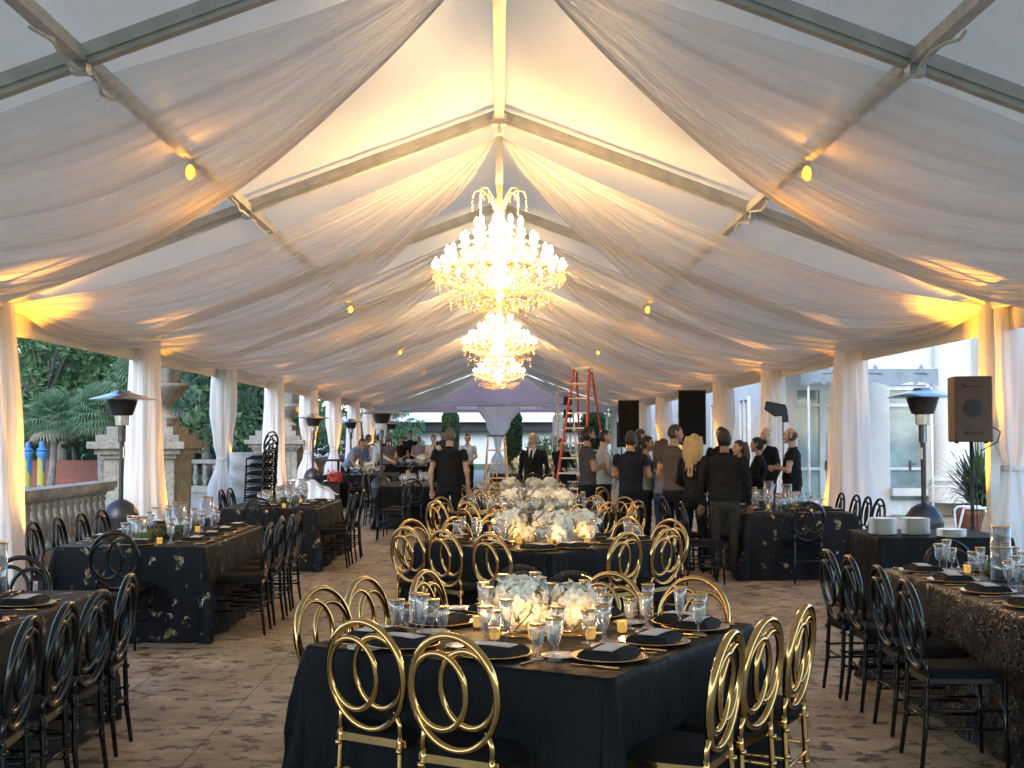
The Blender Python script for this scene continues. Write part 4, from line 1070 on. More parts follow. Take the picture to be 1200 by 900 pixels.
NUM = ['first', 'second', 'third', 'fourth', 'fifth', 'sixth']
def pt(x, y, z):
    """point at height z that the photo shows at pixel x, y"""
    m = cam.rotation_euler.to_matrix(); d = m @ Vector(((x - 600) / FPX, (450 - y) / FPX, -1)); k = (z - HC) / d.z
    return Vector((0, 0, HC)) + d * k
class Table:
    def __init__(s, tn, c, yaw, hu, hv, sides, style, chair, lod, out=.10, mat='satin', clabel=None, jit=.02, seed=1, z=TH):
        s.tn = tn; s.c = c; s.yaw = yaw; s.hu = hu; s.hv = hv; s.z = z
        rnd = random.Random(seed); s.rnd = rnd
        cloth('tablecloth', c, yaw, hu, hv, M[mat], clabel, seed=seed, flare=.09)
        for sn, ang, offs in sides:                      # ang: outward normal in table frame (degrees)
            a = yaw + radians(ang); n = Vector((cos(a), sin(a), 0)); tdir = Vector((-sin(a), cos(a), 0))
            half = hu if ang % 180 == 0 else hv
            far = half + out
            order = 0
            for off, has, *ring in offs:
                w = NUM[order]; order += 1
                seat = Vector((c[0], c[1], 0)) + tdir * off
                if has:
                    p = seat + n * (far + rnd.uniform(-jit, jit)) + tdir * rnd.uniform(-jit, jit)
                    if ring: p = pt(*ring[0], .925) - n * .248
                    kind = 'gold' if chair == 'g' else 'black'
                    pr = {('g', 0): GC, ('b', 0): BC, ('g', 1): GC, ('b', 1): BC, ('g', 2): GCF, ('b', 2): BCF}[(chair, lod)]
                    pr.place((p.x, p.y, 0), atan2(-n.y, -n.x) - pi / 2 + rnd.uniform(-.09, .09), f"{w} {kind} ring back chair, {sn} side of {tn}", f"{kind} ring back chairs at {tn}")
                s.setting(seat, n, tdir, half, w, sn, lod, style)
    def setting(s, seat, n, t, half, w, sn, lod, style):
        rz = atan2(-n.y, -n.x) - pi / 2; z = s.z; rnd = s.rnd
        where = f"{w} seat, {sn} side of {s.tn}"
        P = lambda i, j: ((seat + n * (half - i) + t * j).x, (seat + n * (half - i) + t * j).y, z)
        if style == 'none': return
        j0 = rnd.uniform(-.012, .012)
        if lod < 2:
            CG.place(P(.185, j0), rz, f"gold rimmed charger plate at {where}", f"charger plates on {s.tn}")
            NP.place(P(.185, j0), rz + rnd.uniform(-.08, .08), f"folded black napkin at {where}", f"napkins on {s.tn}")
            MC.place((P(.175, j0)[0], P(.175, j0)[1], z + .001), rz + rnd.uniform(-.1, .1), f"cream menu card at {where}", f"menu cards on {s.tn}")
            if style == 'full':
                BP.place(P(.30, .235), rz, f"small white side plate at {where}", f"side plates on {s.tn}") if lod == 0 else None
                FK.place(P(.16, .19), rz, f"gold fork at {where}", f"forks on {s.tn}"); KN.place(P(.16, -.19), rz, f"gold knife at {where}", f"knives on {s.tn}")
            for k, (i, j) in (('flute', (.38, -.07)), ('water', (.36, -.15)), ('wine', (.43, -.16))):
                if lod == 1 and k == 'wine' : continue
                q = P(i + rnd.uniform(-.01, .01), j + rnd.uniform(-.01, .01))
                G[k].place(q, 0, f"gold rimmed {'tall flute' if k == 'flute' else 'water goblet' if k == 'water' else 'short wine glass'} at {where}", f"glasses on {s.tn}")
        else:
            for k, (i, j) in enumerate(((.36, -.08), (.40, -.17))):
                GF.place(P(i, j), 0, f"{'tall' if k else 'small'} glass at {where}", f"glasses on {s.tn}", (1, 1, 1.15 if k else 1))
    def at(s, u, v, z=None):
        a = s.yaw; return (s.c[0] + u * cos(a) - v * sin(a), s.c[1] + u * sin(a) + v * cos(a), s.z if z is None else z)

def offs(*v): return [(abs(x) if False else x, True) for x in v]
a31 = radians(-31)
T1 = Table('nearest square table', (.19, 5.64), a31, .73, .78,
    [('front left', -90, [(-.34, True, (425, 725)), (.12, True, (525, 741))]), ('right', 0, [(-.42, True, (857, 739)), (.03, True, (902, 722)), (.48, True, (944, 708))]),
     ('back right', 90, [(-.45, True, (818, 675)), (.05, True, (720, 670)), (.52, False)]), ('left', 180, [(-.5, True, (500, 667)), (-.0, True, (427, 675)), (.5, True, (372, 687))])],
    'full', 'g', 0, out=.13, clabel='black linen cloth on the nearest square table with gold chairs', seed=3)
a45 = radians(-45)
T2 = Table('second square table', (.38, 10.55), a45, .78, .78,
    [('front left', -90 , [(-.5, True), (0, True), (.5, True)]), ('front right', 0, [(-.3, True), (.25, True)]), ('back right', 90, [(-.5, True), (0, True), (.5, True)]), ('back left', 180, [(-.5, True), (0, True), (.5, True)])],
    'some', 'g', 1, out=.10, clabel='black linen cloth on the second square table in the middle row', seed=5)
T3 = Table('third square table', (.42, 14.7), a45, .78, .78,
    [('front left', -90, [(-.5, True), (0, True), (.5, True)]), ('front right', 0, [(-.5, True), (0, True), (.5, True)]), ('back right', 90, [(-.5, True), (0, True), (.5, True)]), ('back left', 180, [(-.5, True), (0, True), (.5, True)])],
    'some', 'g', 2, out=.10, clabel='black linen cloth on the third square table in the middle row', seed=6)
T4 = Table('fourth square table', (.45, 18.8), a45, .78, .78,
    [('front left', -90, [(-.5, True), (0, True), (.5, True)]), ('front right', 0, [(-.4, True), (.4, True)]), ('back right', 90, [(-.4, True), (.4, True)]), ('back left', 180, [(-.4, True), (.4, True)])],
    'some', 'g', 2, out=.10, clabel='black linen cloth on the fourth square table, before the wooden step ladder', seed=8)
T5 = Table('fifth square table', (.9, 30), a45, .78, .78, [('front left', -90, [(-.4, True), (.4, True)]), ('front right', 0, [(-.4, True), (.4, True)])], 'some', 'g', 2, out=.1, clabel='black linen cloth on the fifth square table beyond the suited man', seed=9)

for T, pos in ((T1, [(-.08, -.02), (.1, .12), (-.24, .22)]), (T2, [(-.2, -.2), (.02, .02), (.24, .22), (.22, -.05)]), (T3, [(-.2, -.2), (.02, .02), (.24, .22), (-.05, .25)]), (T4, [(-.2, -.2), (.05, .05), (.25, .2)]), (T5, [(-.3, -.2), (0, .1), (.3, -.1), (.1, .4)])):
    for i, (u, v) in enumerate(pos):
        FB.place(T.at(u, v), i * 1.7 + .4, f"clear bubble bowl packed with white orchids, {NUM[i]} from the front on {T.tn}", f"orchid bubble bowls on {T.tn}", (1.06, 1.06, 1.04) if T is T1 else 1.28 if T is not T5 else 2.0)
def LP(p):
    ld = bpy.data.lights.new('votive_glow', 'POINT'); lo = bpy.data.objects.new('votive_glow', ld); COL.objects.link(lo)
    ld.energy = .34; ld.color = (1, .55, .2); ld.shadow_soft_size = .012; lo.location = (p[0], p[1], p[2] + .062)
for i, (u, v) in enumerate(((-.10, -.24), (.05, -.16), (.26, -.02), (-.35, .02), (.3, .22), (-.02, .3))):
    LP(T1.at(u, v)); VT.place(T1.at(u, v), 0, f"lit amber votive candle beside the orchid bowls, {NUM[i]} on the nearest square table", 'amber votives on the nearest square table')
for i, (u, v) in enumerate(((-.34, -.3), (0, -.3), (.3, -.25), (.4, .1), (-.4, .05))):
    LP(T2.at(u, v)); VT.place(T2.at(u, v), 0, f"lit amber votive candle at the foot of the orchids, {NUM[i]} on the second square table", 'amber votives on the second square table')

# long sequin tables. seat order runs away from the camera
def long_sides(ys_r, ys_l, head_f=0, head_b=0):
    S = [('right', 0, [(q[0],) + q[1:] for q in ys_r]), ('left', 180, [(-q[0],) + q[1:] for q in ys_l])]
    if head_f: S.append(('near end', -90, [(0, True)]))
    if head_b: S.append(('far end', 90, [(0, True)]))
    return S
LT = []
a_ = Table('near left sequin table', (-2.93, 6.02), 0, .61, 1.23, long_sides([(-.97, True, (35, 722)), (-.5, True, (80, 705)), (-.04, True, (120, 690)), (.58, True, (152, 672))], [(.3, False), (.9, False)], 0, 1), 'full', 'b', 0, .16, 'sequin_gold', 'black and gold sequin cloth on the nearest left long table', seed=11)
b_ = Table('second left sequin table', (-2.99, 11.3), 0, .61, 1.23, long_sides([(-.75, True), (-.2, True), (.35, True), (.9, True)], [(-.5, True), (.1, True), (.7, True), (1.3, True)], 1, 0), 'full', 'b', 1, .2, 'sequin_gold', 'black cloth with torn looking gold sequins on the second left long table', seed=12)
c_ = Table('third left sequin table', (-2.87, 16.55), 0, .61, 1.23, long_sides([(-.8, True), (-.2, True), (.45, True)], [(.75, True), (1.3, True)], 1, 0), 'some', 'b', 1, .14, 'sequin_gold', 'black and bronze sequin cloth on the third left long table', seed=13)
d_ = Table('fourth left black table', (-1.55, 23.5), 0, .61, 1.23, long_sides([(-.6, True), (.1, True)], [(-.5, True), (.4, True)], 1, 0), 'some', 'b', 2, .12, 'satin', 'plain black cloth on the long table behind the man in black T-shirt', seed=14)
e_ = Table('far left buffet table', (-3.0, 38.2), 0, 1.3, 1.0, [('near', -90, [(-.9, True), (-.3, True), (.4, True)]), ('far', 90, [(-.8, False), (-.3, False), (.3, False), (.8, False)]), ('left', 180, [(-.5, False), (.3, False)])], 'some', 'b', 2, .12, 'satin', 'black cloth on the wide far left table where staff are working', seed=15)
f_ = Table('far left middle table', (-3.3, 30.0), 0, .8, 1.2, long_sides([(-.7, True), (0, True), (.7, True)], [(-.5, False), (.4, False)], 1, 0), 'some', 'b', 2, .12, 'satin', 'black cloth on the long table beyond the wide hooded heater', seed=25)
r1 = Table('near right sequin table', (3.22, 7.2), 0, .61, 1.24, long_sides([(-.8, False), (-.2, False), (.5, False)], [(-.72, True, (1060, 678)), (-.12, True, (1028, 662)), (.42, True, (994, 650)), (.98, True, (968, 643))], 0, 1), 'full', 'b', 0, .14, 'sequin_silver', 'black and silver sequin cloth on the near right long table', seed=16)
r2 = Table('far right sequin table', (3.5, 15.55), 0, .64, 1.23, long_sides([(-.95, True), (-.4, True), (.1, True), (.65, True)], [(-.8, True), (.0, False)], 1, 0), 'some', 'b', 1, .12, 'sequin_gold', 'black and silver gold sequin cloth on the long table beside the standing group', seed=17)
for T, nm_ in ((a_, 'near left'), (b_, 'second left'), (c_, 'third left'), (r1, 'near right'), (r2, 'far right')):
    for i, v in enumerate((-.85, -.35, .2, .75)):
        MS.place(T.at(.02 * (i % 2), v), .4 + pi / 2 + i, f"green moss clump in the centre of the {nm_} sequin table, {NUM[i]} from the camera", f"moss runner on {T.tn}")
    for i, v in enumerate((-.6, -.05, .5, 1.0)):
        h = .30 if i % 2 else .21
        HV[h].place(T.at(.1 * (1 if i % 2 else -1), v), 0, f"{'tall' if h > .25 else 'short'} gold rimmed glass cylinder vase, {NUM[i]} nearest on the {nm_} sequin table", f"cylinder vases on {T.tn}")
    for i, v in enumerate((-.95, -.2, .35, .9)):
        VT.place(T.at(-.16 if i % 2 else .17, v), 0, f"small amber votive by the moss, {NUM[i]} from the camera on the {nm_} sequin table", f"amber votives on {T.tn}")
# crowded stemware on far tables
rnd = random.Random(44)
for T, nn, lab in ((d_, 22, 'fourth left black table'), (e_, 46, 'far left buffet table'), (f_, 26, 'far left middle table'), (b_, 6, 'second left sequin table'), (c_, 18, 'third left sequin table'), (r2, 10, 'far right sequin table'), (T3, 6, 'third square table')):
    for i in range(nn):
        u, v = rnd.uniform(-T.hu * .45, T.hu * .45), rnd.uniform(-T.hv * .85, T.hv * .85)
        if T is e_: u *= 2
        GF.place(T.at(u, v), 0, f"clear goblet in the crowd of glasses along the middle of the {lab}", f"clustered goblets on the {lab}", (1, 1, rnd.choice((1, 1.15, 1.3))))
# flowers and pale cloths on far tables
for i, (T, u, v, s) in enumerate(((e_, -.5, .2, 1.5), (e_, .6, .4, 1.6), (f_, .1, .5, 1.3))):
    FB.place(T.at(u, v), i, f"{['left', 'right', 'single'][i]} large orchid bowl on the {['far left buffet table', 'far left buffet table', 'far left middle table'][i]}", 'orchid bowls on the far left tables', s)

# buffet with plates behind near right table; plate stacks
cloth('buffet_cloth', (3.95, 11.45), 0, .6, .52, M['satin'], 'plain black cloth on the small service table holding stacks of plates', seed=31, flare=.05)
cloth('service_cloth', (-3.98, 8.75), 0, .28, .62, M['satin'], 'black cloth on the small service table at the left edge under white plates', seed=32, flare=.04)
def plate_stack(n):
    def f():
        r = empty('plate_stack'); tag(r, cat='plate stack'); m0 = None
        for i in range(n):
            if m0 is None: o = m0 = MB().lathe([(0, 0), (.07, 0), (.075, .003), (.125, .012), (.128, .015), (.12, .0145), (0, .006)], 32).build('plate', M['china'], r, True)
            else: o = m0.copy(); COL.objects.link(o); adopt(o, r)
            o.location = (.002 * sin(i * 3), .002 * cos(i * 5), i * .0098)
        return r
    return f
p12 = Proto(plate_stack(15)); p6 = Proto(plate_stack(7))
p12.place((3.50, 11.3, TH), 0, 'tall stack of white plates, left one on the black service table', 'stacks of white plates')
p12.place((3.80, 11.3, TH), 1, 'tall stack of white plates, right one on the black service table, beside the heater', 'stacks of white plates')
p6.place((4.02, 11.0, TH), 2, 'lowest short stack of white plates at the right end of the service table', 'stacks of white plates')
p12.place((-3.87, 9.2, TH), 0, 'stack of white plates at the left edge of the view', 'stacks of white plates', 1.05)
p12.place((-3.95, 8.75, TH), 0, 'second stack of white plates, nearer, on the left service table', 'stacks of white plates', 1.05)

# loose black chairs
for x, y, rz, lb in ((2.30, 14.0, -1.5, 'black ring back chair behind the big man in black, left of the far sequin table'), (2.25, 15.2, -1.4, 'black ring back chair hidden among the standing group'),
                     (-1.75, 19.9, 1.6, 'black ring back chair at the aisle beyond the third left table'), (-1.7, 20.7, 1.5, 'black ring back chair farther along the aisle past the third left table'), (-1.0, 21.3, 0, 'black ring back chair facing the fourth left table')):
    BC.place((x, y, 0), rz, lb, 'loose black ring back chairs')

# stack of chairs with plastic wrap
for i in range(7):
    z = i * .138
    BCF.place((-4.25 + .004 * i, 22.0 + .008 * i, z), radians(62) + .01 * sin(i * 4), f"black ring back chair in the stack by the left curtains, {(NUM + ['seventh'])[i]} from the bottom", 'stacked black chairs')
r = empty('wrapped_bundle', (-4.52, 22.45, 0), .1, 'tall bundle wrapped in clear plastic behind the chair stack', 'bundle')
mb = MB(); mb.grid(lambda u, v: ((.34 + .02 * noise.noise(Vector((cos(u * 6.28) * 2, sin(u * 6.28) * 2, v * 7)))) * (abs(cos(u * 6.28)) ** .4) * (1 if cos(u * 6.28) > 0 else -1), (.3 + .02 * sin(v * 30 + u * 19)) * (abs(sin(u * 6.28)) ** .4) * (1 if sin(u * 6.28) > 0 else -1), .02 + 1.35 * v), 48, 30, closed=True)
mb.box((0, 0, 1.36), (.6, .52, .02)); mb.build('plastic_wrap', M['plasticwrap'], r, True)
o = MB().grid(lambda u, v: (-4.6 + 1.0 * u, 27.2 + .7 * v, (.70 - .55 * max(0, u - .35) ** 1.2 + .02 * sin(u * 20 + v * 5))), 30, 10)
o.grid(lambda u, v: (-4.6 + 1.0 * u, 27.2 - .02 * sin(u * 30), (.02 + (.68 - .55 * max(0, u - .35) ** 1.2) * v)), 30, 6)
tag(o.build('linen_cover', M['whitecloth'], None, True), 'white linen thrown over a sloping load near the left curtains', 'cloth')
r = empty('cocktail_table', (-3.95, 30.5, 0), 0, 'small high black topped table by the bending man', 'table')
MB().lathe([(0, 1.06), (.40, 1.06), (.41, 1.08), (.40, 1.10), (0, 1.10)], 28).build('table_top', M['blackplastic'], r, 'auto'); MB().tube([(0, 0, .03), (0, 0, 1.06)], .03, 10).build('column', M['blackplastic'], r, True); MB().lathe([(.26, 0), (.26, .02), (.05, .05), (0, .05)], 24).build('foot', M['blackplastic'], r, 'auto')
r = empty('equipment_case', (-3.95, 28.6, 0), .2, 'black equipment case with red cable on the floor beside the bending man', 'case')
o = MB().box((0, 0, .3), (.55, .4, .56)).build('shell', M['blackplastic'], r); bv = o.modifiers.new('b', 'BEVEL'); bv.width = .02
MB().tube([(-.1, 0, .58), (-.08, 0, .64), (.08, 0, .64), (.1, 0, .58)], .012, 6).build('handle', M['steel'], r, True)
mb = MB(); mb.tube([(-3.75 + .16 * cos(i * .9) * (1 + .2 * sin(i)), 28.35 + .1 * sin(i * .9), .62 + .0006 * i + .13 * sin(i * .37) ** 2 * (i % 3)) for i in range(60)], .012, 5)
tag(mb.build('red_cable', M['redcord'], None, True), 'tangled bright red cable lying on the black case', 'cable')

# =================================================================== PEOPLE
SKIN = {}
def skin(t):
    if t not in SKIN: SKIN[t] = pbr('skin_' + ['light', 'tan', 'brown'][t], [(.50, .30, .22), (.38, .21, .14), (.20, .11, .07)][t], .55, var=.06, vscale=12)
    return SKIN[t]
CL = {}
def clothm(c):
    if c not in CL: CL[c] = pbr('garment_cloth', c, .85, 0, .2, var=.12, vscale=5, bump=.5, bscale=9)
    return CL[c]
HAIR = {}
def hairm(c):
    if c not in HAIR: HAIR[c] = pbr('hair', c, .55, 0, .4, var=.35, vscale=30, stretch=(3, 3, .6), bump=.6, bscale=60)
    return HAIR[c]
SHOE = pbr('dark_leather', (.02, .016, .014), .4)
EYE = pbr('eye_dark', (.02, .015, .012), .2); LIP = pbr('lips', (.30, .12, .10), .5); WHITE = (.68, .68, .68)

TMP = bpy.data.scenes.new('tmp')
def person(loc, rz, label, h=1.75, top=(.02, .02, .02), pants=(.02, .02, .025), pose='down', sk=0, hair='short', hc=(.02, .015, .01), sleeve='short', beard=False,
           bend=0, female=False, head_yaw=0, head_pitch=0, wide=1.0, extra=None, group=None, belly=0):
    r = empty('person', loc, rz, label, 'person', group)
    sc = h / 1.76; src = MB(); lab = []           # lab per vertex: 0 skin 1 top 2 pants 3 shoe
    sw = .185 * wide * (.88 if female else 1); hw = .095
    pv = Vector((0, 0, .94)); ca, sa = cos(bend), sin(bend)
    def lean(p):
        p = Vector(p)
        if bend and p.z > .90: d = p - pv; p = pv + Vector((d.x, d.y * ca + d.z * sa, -d.y * sa + d.z * ca))
        return p
    def cap(p, q, r1, r2, l, n=12, sx=1.0):
        p, q = Vector(p), Vector(q); d = (q - p); L = d.length; d.normalize(); x = d.orthogonal().normalized(); y = d.cross(x)
        ns = max(2, int(L / .02)); rows = [(p - d * r1, .02), (p - d * r1 * .7, .72 * r1)] + [(p.lerp(q, i / ns), (r1 + (r2 - r1) * i / ns) * (1 + .03 * sin(pi * i / ns))) for i in range(ns + 1)] + [(q + d * r2 * .7, .72 * r2), (q + d * r2, .02 * r2)]
        vs = [c + (x * cos(2 * pi * k / n) + y * sin(2 * pi * k / n)) * max(rr, .001) for c, rr in rows for k in range(n)]
        fs = [(j * n + k, j * n + (k + 1) % n, (j + 1) * n + (k + 1) % n, (j + 1) * n + k) for j in range(len(rows) - 1) for k in range(n)]
        fs += [tuple(range(n - 1, -1, -1)), tuple((len(rows) - 1) * n + k for k in range(n))]
        src.add(vs, fs)
        ex = 2 * n if (L > .09 and l in (0, 1) and r1 > .03) else 0
        lab.extend([-1 if ((ex and l == 1 and i >= len(vs) - ex) or (ex and l == 0 and i < ex)) else l for i in range(len(vs))])
    # torso loft
    def loft(rows, l, n=32):
        dense = []
        for A_, B_ in zip(rows, rows[1:]):
            m = max(1, int((B_[0] - A_[0]) / .018)); dense += [tuple(A_[j] + (B_[j] - A_[j]) * i / m for j in range(4)) for i in range(m)]
        rows = dense + [rows[-1]]; vs = []
        for z, cy_, rx, ry in rows:
            for k in range(n): a = 2 * pi * k / n; vs.append(lean((rx * cos(a) * (1 - .06 * abs(sin(2 * a))), cy_ + ry * sin(a), z)))
        fs = [(j * n + k, j * n + (k + 1) % n, (j + 1) * n + (k + 1) % n, (j + 1) * n + k) for j in range(len(rows) - 1) for k in range(n)]
        fs += [tuple(range(n - 1, -1, -1)), tuple((len(rows) - 1) * n + k for k in range(n))]
        src.add(vs, fs); lab.extend([-1 if (l == 2 and rows[i // n][0] > .94) or (l == 1 and rows[i // n][0] < .945) else l for i in range(len(vs))])
    W_ = wide * (.90 if female else 1)
    loft([(.80, 0, .12, .09), (.86, 0, .165, .12), (.93, 0, .172, .125), (.975, 0, .165, .12)], 2)
    loft([(.94, .0, .172 * W_, .125 + belly * .5), (1.04, .01, .155 * W_ * (.92 if female else 1.03), .118 + belly), (1.14, .012, .16 * W_, .118 + belly * .7), (1.27, .008, .178 * W_, .125 + (.015 if female else 0)), (1.37, -.002, .185 * W_, .112), (1.43, -.008, .155 * W_, .085), (1.475, -.008, .075, .06)], 1)
    for s in (-1, 1):
        stx = s * hw
        cap((stx, 0, .88), (s * .105, .02, .50), .088, .058, 2); cap((s * .105, .02, .50), (s * .108, -.02, .11), .060, .046, 2)
        cap((s * .108, -.02, .06), (s * .118, .10, .035), .042, .034, 3); cap((s * .118, .1, .035), (s * .122, .17, .03), .036, .026, 3)
        sh = Vector((s * sw, -.005, 1.405))
        E, Wr = {'down': ((s * (sw + .055), -.04, 1.13), (s * (sw + .06), .05, .88)),
             'crossed': ((s * (sw + .06), .04, 1.16), (-s * .03, .215 + .03 * s, 1.19)),
             'front': ((s * (sw + .06), 0, 1.14), (s * .05, .24, 1.02)),
             'hips': ((s * (sw + .17), -.07, 1.15), (s * (sw - .02), .03, 1.00)),
             'reach': ((s * (sw + .04), .12, 1.17), (s * (sw - .02), .36, 1.05)),
             'back': ((s * (sw + .06), -.1, 1.15), (s * .05, -.17, .97)),
             'mixed': ((s * (sw + .06), -.02, 1.13), (s * (sw + .05), .05, .88) if s < 0 else (s * .08, .24, 1.1))}[pose]
        E, Wr = Vector(E), Vector(Wr)
        if pose == 'reach' and bend: E = Vector((s * (sw + .03), .16, 1.2)); Wr = Vector((s * sw, .42, 1.13))
        shl, El, Wl = lean(sh), lean(E), lean(Wr)
        cap(shl, shl.lerp(El, .5), .056, .049, 1); cap(shl.lerp(El, .45), El, .049 if sleeve != 'short' else .041, .040, 1 if sleeve == 'long' else 0)
        cap(El, Wl, .041 if sleeve == 'long' else .037, .030 if sleeve == 'long' else .024, 1 if sleeve == 'long' else 0)
        d = (Wl - El).normalized(); hd = d
        if pose in ('down', 'back', 'mixed') and Wr.z < 1: hd = (d + Vector((0, .1, -.4))).normalized()
        side_ = hd.cross(Vector((0, 1, .2))).normalized() if abs(hd.y) < .8 else Vector((0, 0, 1)); nrm = hd.cross(side_)
        pm = Wl + hd * .05; cap(Wl, pm, .024, .029, 0, 8); cap(pm - side_ * .014, pm + hd * .035 - side_ * .014, .022, .02, 0, 8); cap(pm + side_ * .014, pm + hd * .035 + side_ * .014, .022, .02, 0, 8)
        for k in range(4):
            b0 = pm + hd * .045 + side_ * (k - 1.5) * .019; l = (.062, .074, .070, .055)[k]; b1 = b0 + hd * l * .55 + nrm * .006 * s; b2 = b1 + (hd * .8 + nrm * .5 * s) * l * .5
            cap(b0, b1, .0095, .009, 0, 6); cap(b1, b2, .009, .0075, 0, 6)
        b0 = Wl + hd * .03 + side_ * .024; cap(b0, b0 + (hd * .7 + side_ * .6) * .04, .012, .0105, 0, 6); cap(b0 + (hd * .7 + side_ * .6) * .04, b0 + (hd + side_ * .35) * .07, .010, .0085, 0, 6)
    # head
    nk = lean((0, -.005, 1.46)); hc_ = lean((0, .02, 1.645)); cap(nk, hc_ - Vector((0, .01, .03)), .056 if not female else .047, .05 if not female else .043, 0)
    HM = Matrix.Rotation(head_yaw, 3, 'Z') @ Matrix.Rotation(-head_pitch - bend * .6, 3, 'X')
    n, m_ = 26, 20; vs = []
    def headp(a, ph, k=1.0):
        z = -cos(ph); x = sin(ph) * cos(a); y = sin(ph) * sin(a)
        rx, ry, rz_ = .074, .094, .116
        if z < 0: rx *= 1 - .28 * z * z; ry *= 1 - .12 * z * z; 
        yy = y * ry + (.012 if z < -.2 and y > 0 else 0)
        if z < -.3 and y < 0: yy *= .8
        if y > 0 and abs(z - .12) < .12 and .25 < abs(x) < .6: yy -= .006
        return Vector((x * rx * k, yy * k, z * rz_ * k))
    for j in range(m_ + 1):
        for k in range(n): vs.append(hc_ + HM @ headp(2 * pi * k / n, pi * j / m_))
    fs = [(j * n + k, j * n + (k + 1) % n, (j + 1) * n + (k + 1) % n, (j + 1) * n + k) for j in range(m_) for k in range(n)]
    src.add(vs, fs); lab.extend([0] * len(vs))
    H = lambda x, y, z: hc_ + HM @ Vector((x, y, z))
    cap(H(0, .086, .012), H(0, .106, -.022), .009, .014, 0, 8)
    cap(H(-.02, .088, -.052), H(.02, .088, -.052), .009, .009, 0, 8); cap(H(0, .078, -.092), H(0, .08, -.095), .02, .02, 0, 8)
    for s in (-1, 1): cap(H(s * .075, -.008, .018), H(s * .073, -.002, -.022), .015, .011, 0, 8); cap(H(s * .02, .083, .034), H(s * .042, .078, .034), .007, .006, 0, 6)
    # fuse into one surface
    o = src.build('body', skin(sk)); rm = o.modifiers.new('rm', 'REMESH'); rm.mode = 'VOXEL'; rm.voxel_size = .0105; rm.adaptivity = 0
    sm = o.modifiers.new('sm', 'SMOOTH'); sm.iterations = 3; sm.factor = .5
    COL.objects.unlink(o); TMP.collection.objects.link(o); o.parent = None
    with bpy.context.temp_override(scene=TMP, view_layer=TMP.view_layers[0]):
        dg = bpy.context.evaluated_depsgraph_get(); dg.update()
        me = bpy.data.meshes.new_from_object(o.evaluated_get(dg), depsgraph=dg)
    sv = [Vector(p) for p in src.v]; kd = kdtree.KDTree(len(sv))
    for i, p in enumerate(sv):
        if lab[i] >= 0: kd.insert(p, i)
    kd.balance()
    # densify labels with face centres
    me.materials.clear()
    for mt in (skin(sk), clothm(top), clothm(pants), SHOE): me.materials.append(mt)
    mi = []
    for p in me.polygons:
        i = kd.find(p.center)[1]; mi.append(lab[i])
    me.polygons.foreach_set('material_index', mi); me.polygons.foreach_set('use_smooth', [True] * len(mi))
    # cloth wrinkles as real relief
    nv = len(me.vertices); co = [0.0] * (nv * 3); no = [0.0] * (nv * 3)
    me.vertices.foreach_get('co', co); me.vertices.foreach_get('normal', no)
    for q in range(0, nv * 3, 3):
        x_, y_, z_ = co[q:q + 3]
        if .1 < z_ < 1.42:
            k_ = .010 * noise.noise(Vector((x_ * 9 + h * 7, y_ * 9, z_ * 16))) + .005 * noise.noise(Vector((x_ * 22, y_ * 22, z_ * 34)))
            co[q] += no[q] * k_; co[q + 1] += no[q + 1] * k_; co[q + 2] += no[q + 2] * k_
    me.vertices.foreach_set('co', co); me.update()
    bpy.data.objects.remove(o); body = bpy.data.objects.new('body', me); COL.objects.link(body); adopt(body, r)
    for s in (-1, 1):
        e = MB(); e.ell(H(s * .030, .081, .014), (.0115, .008, .0065), 8, 6); e.build('eye', EYE, r, True)
        e = MB(); e.tube([H(s * .016, .094, .032), H(s * .032, .091, .037), H(s * .048, .080, .031)], .0042, 5); e.build('eyebrow', hairm(hc), r, True)
    e = MB(); e.ell(H(0, .098, -.052), (.022, .006, .006), 10, 6, M=HM); e.build('mouth', LIP, r, True)
    # hair
    if hair not in ('none',):
        hb = MB(); nn, mm = 40, 30; vv = []
        for j in range(mm + 1):
            for k in range(nn):
                a = 2 * pi * k / nn; ph = pi * j / mm; p = headp(a, ph, {'crop': 1.045, 'fringe': 1.03}.get(hair, 1.10)); z = p.z; y = p.y
                p += p.normalized() * .004 * noise.noise(p * 60)
                if hair in ('short',): p.z += .006 * max(0, z / .1)
                vv.append(hc_ + HM @ p)
        def keep(a, ph):
            p = headp(a, ph); fy = p.y / .094; z = p.z / .116
            if hair == 'fringe': return z > -.62 and z < .42 and fy < .28
            lim = .58 + .0 if fy > .45 else (.58 - (.45 - fy) * 1.7)
            return z > max(lim, -.62)
        ff = []
        for j in range(mm):
            for k in range(nn):
                if keep(2 * pi * (k + .5) / nn, pi * (j + .5) / mm): ff.append((j * nn + k, j * nn + (k + 1) % nn, (j + 1) * nn + (k + 1) % nn, (j + 1) * nn + k))
        hb.add(vv, ff)
        if hair == 'long':
            def lg(u, v):
                a = pi * (1.02 + .96 * u) ; z = .09 - .48 * v; rr = .088 + .03 * sin(pi * min(1, v * 1.3)) + .008 * sin(u * 40 + v * 3); return H(rr * cos(a) * 1.08, rr * sin(a) * (1.1 - .1 * v) - .01 - .045 * v, z + .04 * sin(u * 9) * v)
            hb.grid(lg, 40, 20)
            hb.grid(lambda u, v: lg(u, v) * 1 + HM @ Vector((0, .02, 0)), 40, 20)
        if hair == 'bun': hb.ell(H(0, -.115, .05), (.042, .04, .042), 14, 10)
        if hair == 'pony': hb.tube([H(0, -.10, .04), H(0, -.135, .0), H(.01, -.13, -.09), H(.01, -.115, -.19)], [.025, .03, .028, .01], 10)
        hair_o = hb.build('hair', hairm(hc), r, True); sd_ = hair_o.modifiers.new('thick', 'SOLIDIFY'); sd_.thickness = .008; sd_.offset = -1
